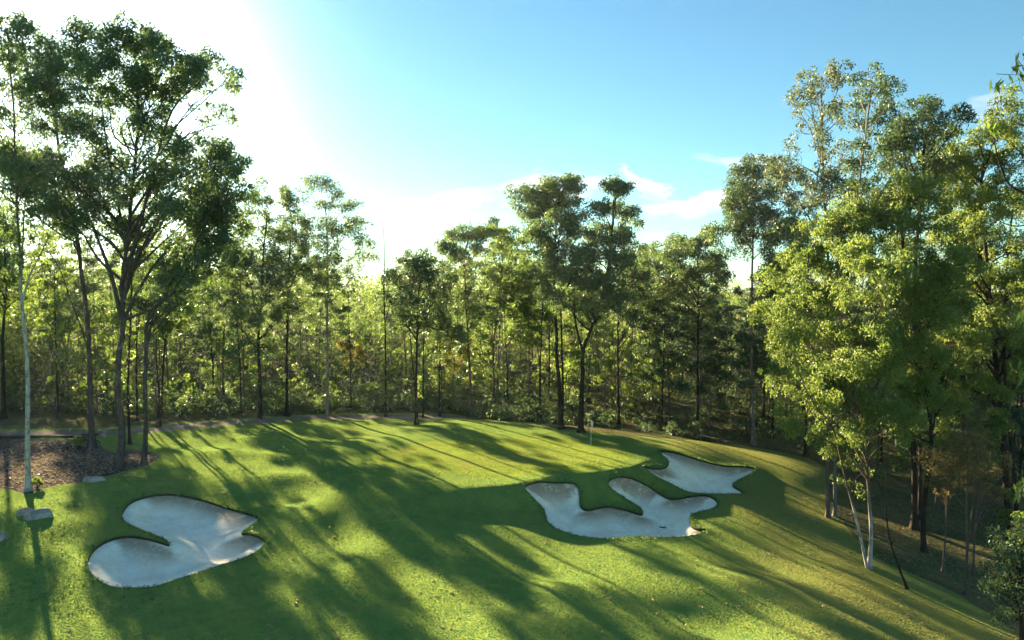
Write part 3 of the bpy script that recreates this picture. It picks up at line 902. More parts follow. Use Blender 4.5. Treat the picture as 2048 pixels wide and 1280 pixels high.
add('gum_tree', 'tall gum, right one of the pair behind the flag, trunk forking in a V', 'tree', (1162, 864),
    [(1163, 790), (1165, 740), (1167, 700), (1185, 650), (1210, 580), (1222, 480), (1228, 400)], .36, .07,
    [(1225, 380, 28, 10), (1242, 384, 18, 9), (1200, 420, 25, 12), (1235, 425, 28, 14), (1270, 430, 20, 12), (1260, 455, 25, 13), (1215, 465, 30, 16), (1180, 480, 32, 16), (1245, 492, 32, 16),
     (1280, 510, 22, 14), (1190, 520, 40, 20), (1235, 540, 35, 20), (1275, 560, 25, 16), (1160, 560, 40, 22), (1205, 585, 40, 20), (1180, 622, 30, 18), (1140, 612, 30, 18), (1240, 602, 30, 18)],
    B['bark_dark'], B['leaf_gum'], 29, clump=.66, extra=[([(1166, 705), (1152, 650), (1148, 590), (1158, 510)], .19, .05, 0, .8)])
add('gum_tree', 'dark trunk behind the flag with a bare sideways limb', 'tree', (1238, 850),
    [(1237, 780), (1236, 700), (1236, 640), (1240, 580)], .24, .06,
    [(1245, 570, 30, 20), (1270, 600, 30, 20), (1225, 610, 28, 18), (1262, 650, 28, 18), (1290, 640, 24, 18)], B['bark_dark'], B['leaf_dark'], 30,
    extra=[([(1237, 690), (1262, 655), (1300, 620), (1330, 590)], .10, .03, 0, .5)])
add('gum_tree', 'slim black trunk deep in the shaded trees right of the flag', 'tree', (1395, 865),
    [(1395, 780), (1396, 680), (1397, 580), (1395, 520)], .25, .06,
    [(1300, 530, 32, 22), (1330, 520, 38, 22), (1380, 500, 42, 20), (1420, 482, 28, 18), (1360, 560, 42, 22), (1412, 560, 42, 22), (1340, 600, 38, 22), (1400, 620, 38, 22), (1380, 670, 32, 20), (1440, 530, 30, 20)],
    B['bark_dark'], B['leaf_gum'], 31)
add('gum_tree', 'tall gum with a pale upper trunk over the dark trees beyond the far bunker', 'tree', (1508, 890),
    [(1506, 800), (1504, 700), (1504, 600), (1506, 500), (1508, 400)], .28, .07,
    [(1500, 350, 38, 22), (1540, 340, 28, 20), (1470, 400, 33, 20), (1510, 400, 38, 22), (1453, 420, 18, 14), (1490, 440, 33, 18), (1540, 400, 33, 24), (1530, 450, 28, 22), (1500, 490, 33, 20), (1470, 470, 24, 16)],
    B['bark_grey'], B['leaf_dark'], 32)

add('gum_tree', 'dark leafy gum filling the gap between the pale-topped gum and the right slope trees', 'tree', (1612, 912),
    [(1610, 820), (1606, 720), (1602, 620), (1600, 520)], .24, .06,
    [(1560, 485, 34, 22), (1605, 470, 34, 20), (1640, 500, 32, 22), (1545, 545, 34, 22), (1590, 530, 38, 24), (1630, 560, 34, 24), (1575, 600, 38, 24), (1530, 610, 30, 20), (1620, 620, 34, 22), (1560, 670, 34, 20), (1600, 690, 32, 20)],
    B['bark_dark'], B['leaf_gum'], 45)
# ---- right hand slope
add('gum_tree', 'tall thin gum on the right slope with sparse pinkish crown highest on that side', 'tree', (1656, 1034),
    [(1656, 940), (1656, 840), (1656, 720), (1655, 600), (1652, 480), (1648, 360), (1645, 250), (1642, 190)], .19, .05,
    [(1620, 170, 28, 16), (1650, 163, 30, 12), (1675, 180, 22, 16), (1590, 215, 22, 16), (1625, 215, 28, 16), (1680, 220, 25, 18), (1650, 250, 25, 20), (1600, 260, 20, 18), (1690, 310, 28, 20),
     (1640, 300, 28, 18), (1580, 310, 18, 14), (1560, 350, 34, 22), (1610, 370, 42, 22), (1660, 385, 42, 22), (1570, 420, 30, 22), (1625, 430, 42, 22)],
    B['bark_brown'], B['leaf_pink'], 33, dens=160, clump=.55, L=.2, W=.07, per=2.6, dupf=.5)
add('gum_tree', 'gum with dense dark dome beside the sparse pinkish crown on the right', 'tree', (1670, 1032),
    [(1670, 940), (1672, 820), (1680, 700), (1695, 560), (1712, 420), (1730, 280), (1742, 180)], .17, .05,
    [(1735, 150, 25, 16), (1747, 180, 32, 20), (1730, 215, 28, 20), (1772, 212, 28, 22), (1792, 192, 20, 16), (1770, 260, 35, 25), (1740, 285, 28, 20), (1720, 330, 30, 20), (1700, 375, 38, 24), (1780, 310, 30, 22)],
    B['bark_grey'], B['leaf_dark'], 34, dens=170, clump=.6, L=.2, W=.07, per=2.4)
BR = [(1640, 475, 48, 28), (1700, 450, 48, 28), (1600, 530, 42, 28), (1660, 540, 52, 32), (1560, 590, 42, 28), (1620, 620, 52, 32), (1690, 620, 48, 32), (1740, 540, 48, 32), (1540, 650, 38, 26),
      (1580, 685, 42, 28), (1650, 690, 42, 28), (1720, 690, 48, 28), (1700, 755, 48, 28), (1640, 760, 42, 26), (1760, 745, 42, 28), (1600, 800, 36, 24), (1690, 820, 46, 26), (1745, 800, 36, 22), (1585, 850, 30, 18), (1560, 760, 34, 20), (1665, 885, 34, 18), (1775, 850, 36, 20), (1720, 880, 30, 16), (1610, 740, 36, 22), (1770, 690, 36, 24)]
add('wattle_tree', 'bright yellow-green feathery tree with white twin stems at its foot on the right slope', 'tree', (1738, 1136),
    [(1739, 1060), (1738, 960), (1736, 880), (1740, 780), (1720, 690), (1690, 600), (1670, 520)], .17, .05, BR,
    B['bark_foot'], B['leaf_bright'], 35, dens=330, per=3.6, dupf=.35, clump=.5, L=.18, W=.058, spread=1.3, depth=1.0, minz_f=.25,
    extra=[([(1734, 1136), (1722, 1080), (1708, 1020), (1692, 960), (1682, 920), (1668, 860), (1650, 790)], .13, .04, -.2, 1.2), ([(1738, 870), (1765, 790), (1790, 720)], .09, .03, 0, -.5)])
add('gum_tree', 'thick dark trunk standing behind the white twin stems on the right slope', 'tree', (1828, 1058),
    [(1826, 960), (1825, 860), (1824, 740), (1828, 620), (1835, 500), (1845, 380), (1850, 280)], .30, .07,
    [(1850, 225, 38, 18), (1882, 240, 33, 20), (1830, 270, 42, 22), (1800, 300, 38, 25), (1862, 300, 34, 24), (1890, 275, 25, 18), (1820, 340, 36, 22), (1875, 350, 34, 22)],
    B['bark_dark'], B['leaf_dark'], 36, dens=200, clump=.6, L=.2, W=.07, per=2.6)
BR2 = [(1760, 460, 46, 30), (1800, 400, 48, 28), (1840, 460, 48, 32), (1800, 520, 46, 30), (1780, 600, 46, 32), (1830, 590, 46, 30), (1850, 650, 46, 30), (1820, 700, 42, 28), (1870, 730, 42, 26), (1780, 680, 38, 26),
       (1745, 400, 36, 22), (1880, 540, 42, 28), (1900, 620, 40, 28), (1830, 780, 38, 22), (1890, 810, 38, 20), (1800, 840, 32, 18), (1860, 870, 30, 16), (1925, 690, 36, 22)]
add('wattle_tree', 'bright leafy tree with dark leaning trunk between the white stems and the saplings', 'tree', (1846, 1102),
    [(1850, 1020), (1856, 930), (1858, 850), (1846, 740), (1826, 620), (1806, 500), (1800, 430)], .24, .06, BR2,
    B['bark_dark'], B['leaf_bright'], 37, dens=330, per=3.6, dupf=.35, clump=.5, L=.18, W=.06, spread=1.3, depth=1.0)
BR3 = [(1960, 290, 42, 26), (2000, 270, 38, 24), (2035, 225, 30, 28), (1900, 330, 42, 28), (1950, 350, 48, 28), (2012, 340, 44, 28), (1885, 400, 46, 28), (1940, 420, 48, 32), (2000, 430, 48, 32), (1905, 490, 46, 32),
       (1970, 510, 48, 32), (2032, 500, 40, 32), (1880, 570, 44, 30), (1950, 590, 46, 32), (2022, 590, 44, 32), (1990, 665, 42, 26), (1930, 680, 40, 26), (2060, 400, 40, 30), (2070, 560, 40, 30), (1920, 740, 38, 22), (1960, 790, 36, 20), (2010, 760, 36, 22), (2050, 700, 36, 26), (1900, 850, 30, 18), (1985, 850, 30, 16)]
add('gum_tree', 'big black twin-trunked gum near the right edge under a sunlit crown', 'tree', (2026, 1092),
    [(2018, 1000), (2010, 880), (1998, 760), (1985, 640), (1975, 520), (1965, 400), (1965, 320)], .38, .08, BR3,
    B['bark_dark'], B['leaf_bright'], 38, dens=300, per=3.6, dupf=.35, clump=.54, L=.19, W=.064, spread=1.3, depth=1.2,
    extra=[([(2036, 1092), (2030, 960), (2016, 820), (2008, 700), (2012, 560), (2025, 420)], .26, .06, .3, 1), ([(2000, 760), (1950, 700), (1900, 660), (1850, 645)], .13, .03, 0, -1.5)])
add('dead_tree', 'bent blackened bare stick leaning on the slope right of the white stems', 'tree', (1816, 1178),
    [(1800, 1140), (1785, 1095), (1775, 1050), (1768, 1010), (1752, 960)], .10, .03, [], B['bark_dark'], B['leaf_gum'], 39,
    extra=[([(1776, 1050), (1765, 1030), (1748, 1012)], .03, .01, 0, .3), ([(1782, 1090), (1800, 1060), (1806, 1030)], .03, .01, 0, -.3)])
add('sapling', 'thin rusty-leaved sapling, uphill one of those under the twin-trunked gum', 'tree', (1885, 1143),
    [(1888, 1060), (1890, 980), (1890, 930)], .09, .03, [(1880, 925, 32, 16), (1905, 945, 28, 14), (1870, 965, 26, 14), (1895, 985, 28, 13), (1912, 905, 22, 12)], B['bark_brown'], B['leaf_rusty'], 40,
    clump=.45, dens=150, L=.16, W=.05, per=3)
add('sapling', 'tall pale-stemmed sapling, lowest on the slope under the twin-trunked gum', 'tree', (1930, 1190),
    [(1930, 1110), (1933, 1020), (1936, 930), (1938, 850)], .11, .03, [(1940, 850, 30, 16), (1920, 885, 28, 14), (1960, 890, 28, 14), (1935, 925, 32, 15), (1965, 950, 26, 14), (1915, 960, 24, 13), (1950, 820, 22, 14)],
    B['bark_brown'], B['leaf_rusty'], 41, clump=.45, dens=150, L=.16, W=.05, per=3, extra=[([(1932, 1130), (1942, 1040), (1950, 960), (1955, 900)], .06, .02, .2, .6)])
add('sapling', 'sapling with thin pale trunk just left of the big twin-trunked gum', 'tree', (1947, 1150),
    [(1950, 1060), (1954, 980), (1958, 900)], .09, .03, [(1960, 890, 28, 15), (1980, 920, 26, 14), (1945, 930, 25, 14), (1970, 960, 28, 14), (1985, 985, 24, 12)], B['bark_brown'], B['leaf_rusty'], 42,
    clump=.45, dens=150, L=.16, W=.05, per=3)
add('bushy_tree', 'dark leafy bush-like tree in the lower right corner of the photo', 'tree', (2046, 1330),
    [(2044, 1240), (2042, 1160), (2040, 1100)], .16, .05,
    [(2030, 1100, 36, 26), (2060, 1090, 36, 26), (2010, 1140, 34, 24), (2045, 1150, 40, 26), (2075, 1150, 36, 26), (2015, 1195, 30, 22), (2060, 1210, 38, 26), (2030, 1240, 30, 22), (2005, 1170, 20, 16)],
    B['bark_dark'], B['leaf_dark'], 43, clump=.5, dens=260, L=.15, W=.06, per=3.4, depth=.3)
# near gum just outside the frame: only its outer twigs hang into the picture
near = hero('gum_tree', 'near gum whose hanging twigs and bent dark branch reach in at the right edge', 'tree', (2330, 1700),
            [(2330, 1300), (2325, 900), (2315, 600), (2320, 300), (2310, 100)], .22, .06,
            [(1992, 148, 14, 24, 0), (2036, 120, 20, 34, -.2), (2050, 190, 26, 26, 0), (2078, 90, 40, 40, .3), (1990, 262, 5, 12, -.3), (2060, 650, 36, 38, 0), (2055, 760, 36, 42, .2), (2100, 700, 50, 60, .3), (2150, 300, 70, 60, .5),
             (2230, 150, 80, 60, -.5), (2380, 200, 90, 60, .3), (2250, 0, 80, 60, 0), (2400, 450, 90, 60, 0), (2200, 500, 70, 60, .4), (2110, 900, 45, 40, .2), (2062, 1000, 26, 30, .1)],
            B['bark_dark'], B['leaf_mid'], 44, Y=11.5, clump=.24, dens=260, per=1.6, L=.2, W=.036, droop=1.3, lk=.3, depth=.1, minz_f=.2, dup=False,
            extra=[([(2120, 395), (2060, 388), (2020, 370), (2002, 335), (1992, 300), (1988, 270)], .03, .008, 0, 0), ([(2130, 430), (2040, 452), (1995, 440), (1960, 415)], .02, .005, 0, .2)], flat=1.0, z0=-2.2)

for px, py, lb, sd in ((700, 800, 'small tree with orange-yellow new leaves left of the sky gap, under the gums', 171), (905, 800, 'small tree tipped with yellow-orange leaves behind the thin gum at the path end', 172)):
    add('young_tree', lb, 'tree', (px, py), [(px, 770), (px + 4, 730), (px, 690)], .12, .04,
        [(px - 12, 694, 18, 10), (px + 14, 710, 18, 10), (px - 4, 728, 18, 10)], B['bark_brown'], B['leaf_orange'], sd, Y=80.0, clump=.6)
# ------------------------------------------------------------------ the forest: kinds to copy
def kind(name, label, group, H, rmax, nl, cb, bark, leaf, seed, r0, dens=95, clump=.72, L=.32, W=.12, per=1.8, tops=True, cat='tree'):
    rng = np.random.default_rng(seed)
    lean = rng.normal(0, .04 * H, 2)
    tr = [(0, 0, -.3), (lean[0] * .2, lean[1] * .1, H * .3), (lean[0] * .7, lean[1] * .6, H * .6), (lean[0], lean[1], H * .93)]
    lobes = []
    for i in range(nl):
        f = (i + .5) / nl
        z = H * (cb + (1 - cb) * f)
        prof = math.sin(math.pi * min(1, .18 + .74 * f)) ** .7 if tops else (1 - .8 * f)
        a = i * 2.4 + rng.uniform(-.6, .6)
        rr = rmax * prof * rng.uniform(.35, .8)
        k = z / H
        rx = rmax * rng.uniform(.32, .5) * (.6 + .4 * prof)
        lobes.append((np.array((lean[0] * k + math.cos(a) * rr, lean[1] * k + math.sin(a) * rr, z - rx * .3)), rx, rx * rng.uniform(.45, .65)))
    dens *= 1.6; per *= 1.5
    root = empty(name, (0, 0, 0), label, cat, group)
    wd = Wood()
    C, Rr, Nn = grow(rng, wd, tr, r0, r0 * .2, lobes, clump, per, dens, sides=7, minz=H * cb * .8, twig=True)
    link('trunk', wd.mesh('trunk', bark), root)
    link('crown', leaves_mesh('crown', C, Rr, Nn, rng, L, W, leaf, .5, .75), root)
    return dict(root=root, H=H, r=rmax, zb=H * cb, used=False, label=label, group=group)

G1 = 'tall thin gums of the backlit wood behind the green'
G2 = 'young slim trees of the wood behind the green'
G3 = 'bright bushy small trees under the gums of the wood'
G4 = 'tall shaded trees of the dark wood right of the flag'
G5 = 'green shrubs along the edge of the wood'
G6 = 'dark shrubs at the foot of the shaded wood'
LB = {G1: 'tall thin-trunked gum with airy backlit crown in the wood behind the path',
      G2: 'young slim tree with narrow light crown in the wood behind the path',
      G3: 'small bushy yellow-green tree glowing in backlight under the gums',
      G4: 'tall shaded dark-leaved tree in the dim wood right of the flag',
      G5: 'green shrub at the woodland edge beyond the path',
      G6: 'low dark shrub at the foot of the shaded trees behind the green'}
KT = [kind('gum_tree', LB[G1], G1, h, r, n, cb, M[bk], M[lf], sd, tr) for h, r, n, cb, bk, lf, sd, tr in
      ((20, 3.4, 9, .52, 'bark_grey', 'leaf_gum', 101, .20), (18, 3.0, 8, .48, 'bark_brown', 'leaf_mid', 102, .18), (22, 3.8, 10, .55, 'bark_grey', 'leaf_gum', 103, .22),
       (17, 2.8, 8, .5, 'bark_dark', 'leaf_mid', 104, .17), (19, 3.6, 8, .58, 'bark_brown', 'leaf_gum', 105, .2), (16, 2.6, 8, .42, 'bark_grey', 'leaf_mid', 106, .16))]
KY = [kind('young_tree', LB[G2], G2, h, r, n, cb, M[bk], M[lf], sd, tr, dens=75) for h, r, n, cb, bk, lf, sd, tr in
      ((12, 1.9, 7, .35, 'bark_dark', 'leaf_mid', 111, .10), (10, 1.7, 7, .3, 'bark_brown', 'leaf_mid', 112, .09), (13, 2.0, 7, .45, 'bark_grey', 'leaf_gum', 113, .11))]
KB = [kind('bushy_tree', LB[G3], G3, h, r, n, cb, M['bark_brown'], M[lf], sd, .07, dens=85, L=.3, W=.12) for h, r, n, cb, lf, sd in
      ((6.0, 2.0, 7, .2, 'leaf_mid', 121), (4.6, 1.8, 7, .15, 'leaf_bright', 122), (7.5, 2.2, 8, .25, 'leaf_mid', 123))]
KD = [kind('gum_tree', LB[G4], G4, h, r, n, cb, M[bk], M['leaf_dark'], sd, tr, dens=105) for h, r, n, cb, bk, sd, tr in
      ((18, 3.6, 12, .28, 'bark_dark', 131, .2), (15, 3.2, 11, .25, 'bark_grey', 132, .17), (20, 3.6, 12, .35, 'bark_brown', 133, .22))]
KS = [kind('shrub', LB[G5], G5, h, r, n, .15, M['bark_brown'], M[lf], sd, .03, dens=150, clump=.5, L=.2, W=.08, tops=False, cat='shrub') for h, r, n, lf, sd in
      ((2.2, 1.2, 6, 'leaf_mid', 141), (1.7, 1.1, 6, 'leaf_gum', 142), (2.8, 1.3, 7, 'leaf_mid', 143))]
KN = [kind('gum_tree', LB[G1], G1, h, r, n, .32, M[bk], M['leaf_gum'], sd, .15, dens=130, per=2.6) for h, r, n, bk, sd in  # narrow dense crowns added only to cast shade bands between the light streaks
      ((17, 1.5, 12, 'bark_grey', 161), (19, 1.7, 13, 'bark_brown', 162), (15, 1.4, 11, 'bark_dark', 163))]
KX = [kind('shrub', LB[G6], G6, h, r, n, .12, M['bark_dark'], M['leaf_dark'], sd, .03, dens=170, clump=.5, L=.2, W=.08, tops=False, cat='shrub') for h, r, n, sd in
      ((1.5, 1.3, 7, 151), (2.0, 1.4, 8, 152))]

LIT_PX = [(620, 985), (660, 1015), (700, 1050), (800, 1130), (900, 1220), (960, 1270), (560, 935),
          (1000, 1100), (1150, 1140), (1300, 1180), (1450, 1225), (1600, 1275), (1050, 1075),
          (860, 905), (900, 910), (950, 920), (1000, 930), (1050, 938), (850, 925), (960, 935), (780, 915),
          (400, 905), (420, 880), (500, 862), (560, 852), (640, 845), (700, 850), (800, 850), (900, 850), (1000, 860), (1100, 870), (1250, 882), (1400, 890), (1500, 905), (600, 880),
          (150, 1100), (160, 1180), (170, 1260), (20, 990), (110, 990), (1560, 935), (1620, 950), (1540, 975), (1450, 1085), (1480, 1040), (1560, 1065), (1650, 1110), (1700, 1150), (1450, 1110), (1540, 1150), (1600, 1000), (1150, 905), (1220, 915), (1100, 920)]
LIT = gpos_many(LIT_PX)
LIT = np.vstack([LIT] + [[at(px, py, Y)] for px, py, Y in ((1700, 600, 40), (1600, 640, 40), (1640, 480, 40), (1820, 500, 43), (1950, 400, 43), (1980, 560, 43), (1690, 760, 40), (1640, 200, 45), (1580, 560, 40),
                                                          (1120, 420, 64), (1230, 450, 63), (1200, 540, 63), (940, 500, 70), (1000, 520, 72))])
STREAK = gpos_many([(x0 + (x1 - x0) * i / 11, y0 + (y1 - y0) * i / 11) for x0, y0, x1, y1 in
                    ((600, 960, 700, 1050), (700, 1050, 960, 1275), (960, 1085, 1300, 1180), (1300, 1180, 1620, 1275), (130, 1090, 165, 1260), 
                     (1440, 1075, 1700, 1150), (1500, 900, 1640, 950), (60, 985, 140, 985)) for i in range(12)])
LIT = np.vstack([LIT, STREAK])
def blocks(x, y, r, zb, zt, tol=.75):
    dx, dy = x - LIT[:, 0], y - LIT[:, 1]
    al = dx * SH[0] + dy * SH[1]
    pe = np.abs(dx * SH[1] - dy * SH[0])
    h = LIT[:, 2] + al * TANEL
    return int(((al > 1) & (pe < r * tol) & (h > zb) & (h < zt)).sum())

rng = np.random.default_rng(77)
placed = [(c[0], c[1], 1.5) for c in CASTERS[::4]]
PL = []; PLK = []
def put(k, x, y, s, sink=.1, lab=None):
    lb, gr = lab or (k['label'], k['group'])
    z = gz(x, y)[0] - sink
    rz = rng.uniform(0, 6.28)
    if not k['used']:
        k['used'] = True
        o = k['root']; o.location = (x, y, z); o.rotation_euler = (0, 0, rz); o.scale = (s, s, s); o['label'] = lb; o['group'] = gr
    else:
        copy_tree(k['root'], (x, y, z), rz, s, lb, gr)
    PL.append((x, y)); PLK.append((x, y, k, s))

def scatter(kinds, n, region, mind, smin, smax, tries=40, allow=0, tol=.75, lab=None):
    cnt = 0
    for _ in range(n * tries):
        if cnt >= n: break
        x, y = region()
        if sdist([x], [y], WOOD)[0] < 1.0 or sdist([x], [y], PATH)[0] > -.6: continue
        if any((x - a) ** 2 + (y - b) ** 2 < mind * mind for a, b in PL): continue
        k = kinds[rng.integers(len(kinds))]
        s = rng.uniform(smin, smax)
        z = gz(x, y)[0]
        if blocks(x, y, k['r'] * s, z + k['zb'] * s, z + k['H'] * s, tol) > allow: continue
        put(k, x, y, s, lab=lab); cnt += 1
    return cnt

def fan(y0, y1, a0, a1):
    """a point between two bearings (photo columns) and two distances"""
    def f():
        y = math.sqrt(rng.uniform(y0 * y0, y1 * y1))
        px = rng.uniform(a0, a1)
        return (px - 1024) / FPX * y, y
    return f
print('tall', scatter(KT, 60, fan(74, 120, -350, 1330), 4.0, .85, 1.15))
print('back', scatter(KT + KD[:1], 60, fan(122, 185, -500, 2200), 5.5, .85, 1.15, allow=2, lab=('far tree at the back of the wood, mostly its crown showing', 'far trees at the back of the wood')))
print('dark', scatter(KD, 34, fan(66, 125, 1290, 1720), 3.6, .8, 1.1))
print('young', scatter(KY, 70, fan(73, 125, -250, 1300), 3.0, .8, 1.2))
print('bushy', scatter(KB, 150, fan(74, 130, -200, 1350), 2.0, .9, 1.85))
print('right', scatter(KD, 26, fan(48, 90, 1740, 2350), 4.2, .8, 1.1, lab=('shaded dark tree behind the sunlit trees of the right slope', 'shaded trees behind the right slope')))
print('rbush', scatter(KB, 12, fan(44, 75, 1700, 2150), 3.0, .6, 1.0, lab=('low bushy tree in the gully below the right slope', 'low trees in the gully')))
print('shrubs', scatter(KS, 90, fan(70, 90, -150, 1150), 1.3, .8, 1.5))
print('dshrubs', scatter(KX, 44, fan(62, 90, 930, 1700), 1.5, .7, 1.3))
print('dshrubs2', scatter(KX, 60, fan(69, 84, -150, 1150), 1.3, .8, 1.5, lab=('dark dense shrub in the scrub beyond the gravel path', 'dark shrubs beyond the path')))

# casters for the deep shade between the light streaks
SHADE = gpos_many([(690, 985), (740, 1040), (780, 1090), (840, 1140), (1000, 1240), (900, 1150), (1100, 1220), (1180, 1270), (1080, 1160), (1200, 1110), (1300, 1125), (1420, 1180), (1550, 1215), (560, 1090), (620, 1140), (680, 1200), (740, 1260), (420, 1180), (200, 1230), (240, 1270), (100, 1150), (90, 1240), (30, 1050), (520, 985), (500, 960), (560, 1015), (720, 955), (760, 1010), (820, 1060), (850, 1020), (900, 1100), (950, 1150), (1000, 1200), (1050, 1270), (900, 1010), (980, 1045), (300, 1150),
                   (400, 1050), (300, 1020), (450, 1120), (550, 1150), (600, 1230), (500, 1260), (350, 1250), (650, 1150), (720, 1230), (800, 1270), (40, 1100), (50, 1200), (60, 1260), (300, 960), (400, 975),
                   (230, 1110), (1100, 1000), (1200, 1050), (1300, 1050), (1380, 950), (1420, 960), (1250, 995), (1150, 1200), (1250, 1250), (1350, 1275), (1500, 1165), (1600, 1200), (1700, 1250),                    (640, 895), (740, 885), (900, 872), (1240, 940), (640, 1085), (250, 1200), (150, 1000), (1400, 1010), (1120, 1050)])
ALLC = list(CASTERS)
def nblock(p):
    c = np.array(ALLC)
    dx, dy = c[:, 0] - p[0], c[:, 1] - p[1]
    al = dx * SH[0] + dy * SH[1]; pe = np.abs(dx * SH[1] - dy * SH[0]); h = p[2] + al * TANEL
    return int(((al > 1) & (pe < c[:, 2] * .6) & (h > c[:, 3]) & (h < c[:, 4])).sum())
for x, y, kk, ss in PLK:
    z = gz(x, y)[0]
    ALLC.append((x, y, kk['r'] * ss, z + kk['zb'] * ss, z + kk['H'] * ss))
nsh = 0
for p in SHADE:
    for _ in range(220):
        if nblock(p) >= 3 or nsh > 115: break
        d = rng.uniform(30, 95); j = rng.normal(0, 1.2)
        x, y = p[0] + SH[0] * d + SH[1] * j, p[1] + SH[1] * d - SH[0] * j
        kk = (KN + KN + KT + KY)[rng.integers(len(KT) + 6 + len(KY))]; ss = rng.uniform(.75, 1.15)
        if sdist([x], [y], WOOD)[0] < 1.5 or sdist([x], [y], PATH)[0] > -.6 or any((x - a) ** 2 + (y - b_) ** 2 < 5 for a, b_, k_, s_ in PLK if k_['H'] > 9): continue
        z = gz(x, y)[0]
        if not (z + kk['zb'] * ss + 1 < p[2] + d * TANEL < z + kk['H'] * ss - 1): continue
        if blocks(x, y, kk['r'] * ss, z + kk['zb'] * ss, z + kk['H'] * ss, .42): continue
        put(kk, x, y, ss); nsh += 1
        ALLC.append((x, y, kk['r'] * ss, z + kk['zb'] * ss, z + kk['H'] * ss))
print('shade casters', nsh, 'left unshaded', sum(nblock(p) == 0 for p in SHADE))

# thin out the wood trees that stand in the way of the long light streaks on the grass
bpy.context.view_layer.update()
dg = bpy.context.evaluated_depsgraph_get()
gone = set()
wood_groups = {G1, G2, G3, G4, 'far trees at the back of the wood'}
for p in STREAK:
    for j in (0.0,):
        o_ = Vector((p[0] + SH[1] * j, p[1] - SH[0] * j, p[2] + .25))
        for _ in range(14):
            hit, loc, _n, _i, ob, _m = SC.ray_cast(dg, o_, Vector(SUN_DIR))
            if not hit: break
            r_ = ob.parent or ob
            if r_.get('group') in wood_groups: gone.add(r_.name)
            o_ = loc + Vector(SUN_DIR) * .6
print('thinned', len(gone))
for nm in gone:
    r_ = bpy.data.objects[nm]
    for ch in list(r_.children): bpy.data.objects.remove(ch)
    bpy.data.objects.remove(r_)

# ------------------------------------------------------------------ far wood and undergrowth that reads as one mass
def mass(name, label, cat, pts, rad, per, L, W, leaf, seed, flat=.8):
    r_ = np.random.default_rng(seed)
    me = leaves_mesh(name, pts, rad, np.maximum(4, (per * np.asarray(rad) ** 2)).astype(int), r_, L, W, leaf, .3, flat, under=.8)
    return props(link(name, me), label, cat, None, 'stuff')
n = 2600
yy = np.sqrt(rng.uniform(150 ** 2, 230 ** 2, n)); xx = (rng.uniform(-500, 2400, n) - 1024) / FPX * yy
hh = rng.uniform(0, 1, n) ** .6 * rng.uniform(12, 20, n)
mass('far_wood', 'far off woodland filling the gaps between the trunks', 'woodland', np.column_stack([xx, yy, base_h(xx, yy) + hh]), rng.uniform(1.6, 3.0, n), 16, .7, .3, M['leaf_mid'], 5)
n = 2200
yy = np.sqrt(rng.uniform(73 ** 2, 150 ** 2, n)); xx = (rng.uniform(-300, 1750, n) - 1024) / FPX * yy
ok = (sdist(xx, yy, WOOD) > 1.5) & (sdist(xx, yy, PATH) < -.8)
xx, yy = xx[ok], yy[ok]
n = 900
x2 = rng.uniform(-250, 1150, n); y2 = rng.uniform(70, 84, n); x2 = (x2 - 1024) / FPX * y2
k2 = (sdist(x2, y2, WOOD) > 1.2) & (sdist(x2, y2, PATH) < -.9)
xx, yy = np.concatenate([xx, x2[k2]]), np.concatenate([yy, y2[k2]])
mass('undergrowth', 'low undergrowth covering the woodland floor', 'undergrowth', np.column_stack([xx, yy, base_h(xx, yy) + rng.uniform(.2, .8, len(xx)) * np.where(yy > 82, 2.2, 1)]), rng.uniform(.5, 1.2, len(xx)), 45, .3, .11, M['leaf_gum'], 6)

# longer grass: a ragged fringe about the bunkers and tufts in the rough on the left
M['blade'] = leaf_mat('grass_blades', c4(.008, .08, .03), c4(.03, .12, .04), c4(.08, .18, .02), c4(.18, .24, .03), .3)
C, Rr = [], []
for P_ in BP:
    m = len(P_)
    for i in range(m):
        a, c = P_[i], P_[(i + 1) % m]
        L_ = np.hypot(*(c - a))
        nrm = np.array((c[1] - a[1], a[0] - c[0])) / (L_ + 1e-9)
        for k in range(int(L_ / .09) + 1):
            q = a + (c - a) * rng.random()
            o_ = abs(rng.normal(0, .14))
            q1 = q + nrm * o_
            if sdist([q1[0]], [q1[1]], P_)[0] > 0: q1 = q - nrm * o_
            C.append((q1[0], q1[1])); Rr.append(rng.uniform(.05, .11))
C = np.array(C); zz = base_h(C[:, 0], C[:, 1]) + .10
mass('bunker_fringe_grass', 'ragged longer grass fringing the bunker edges', 'grass', np.column_stack([C, zz]), np.array(Rr), 900, .14, .02, M['blade'], 8, 1.0)
q = gpos_many([(rng.uniform(-20, 330), rng.uniform(985, 1230)) for _ in range(900)])
ok = np.max([sdist(q[:, 0], q[:, 1], P_) for P_ in BP + [MULCH]], 0) < -.25
q = q[ok]; q[:, 2] += .03
mass('rough_grass_tufts', 'tufts of longer rough grass round the left bunker', 'grass', q, rng.uniform(.06, .12, len(q)), 800, .10, .018, M['blade'], 9, .5)
q = gpos_many([(rng.uniform(0, 2040), rng.uniform(960, 1280)) for _ in range(260)] + [(rng.uniform(0, 300), rng.uniform(885, 965)) for _ in range(500)])
q = q[np.max([sdist(q[:, 0], q[:, 1], P_) for P_ in BP], 0) < -.2]; q[:, 2] += .03
mass('fallen_leaves', 'fallen leaves scattered on the grass and the mulch', 'leaves', q, np.full(len(q), .12), 300, .13, .05, leaf_mat('dry_leaves', c4(.16, .11, .06), c4(.36, .28, .18), c4(.2, .14, .06), c4(.4, .3, .15), .3), 10, .15)

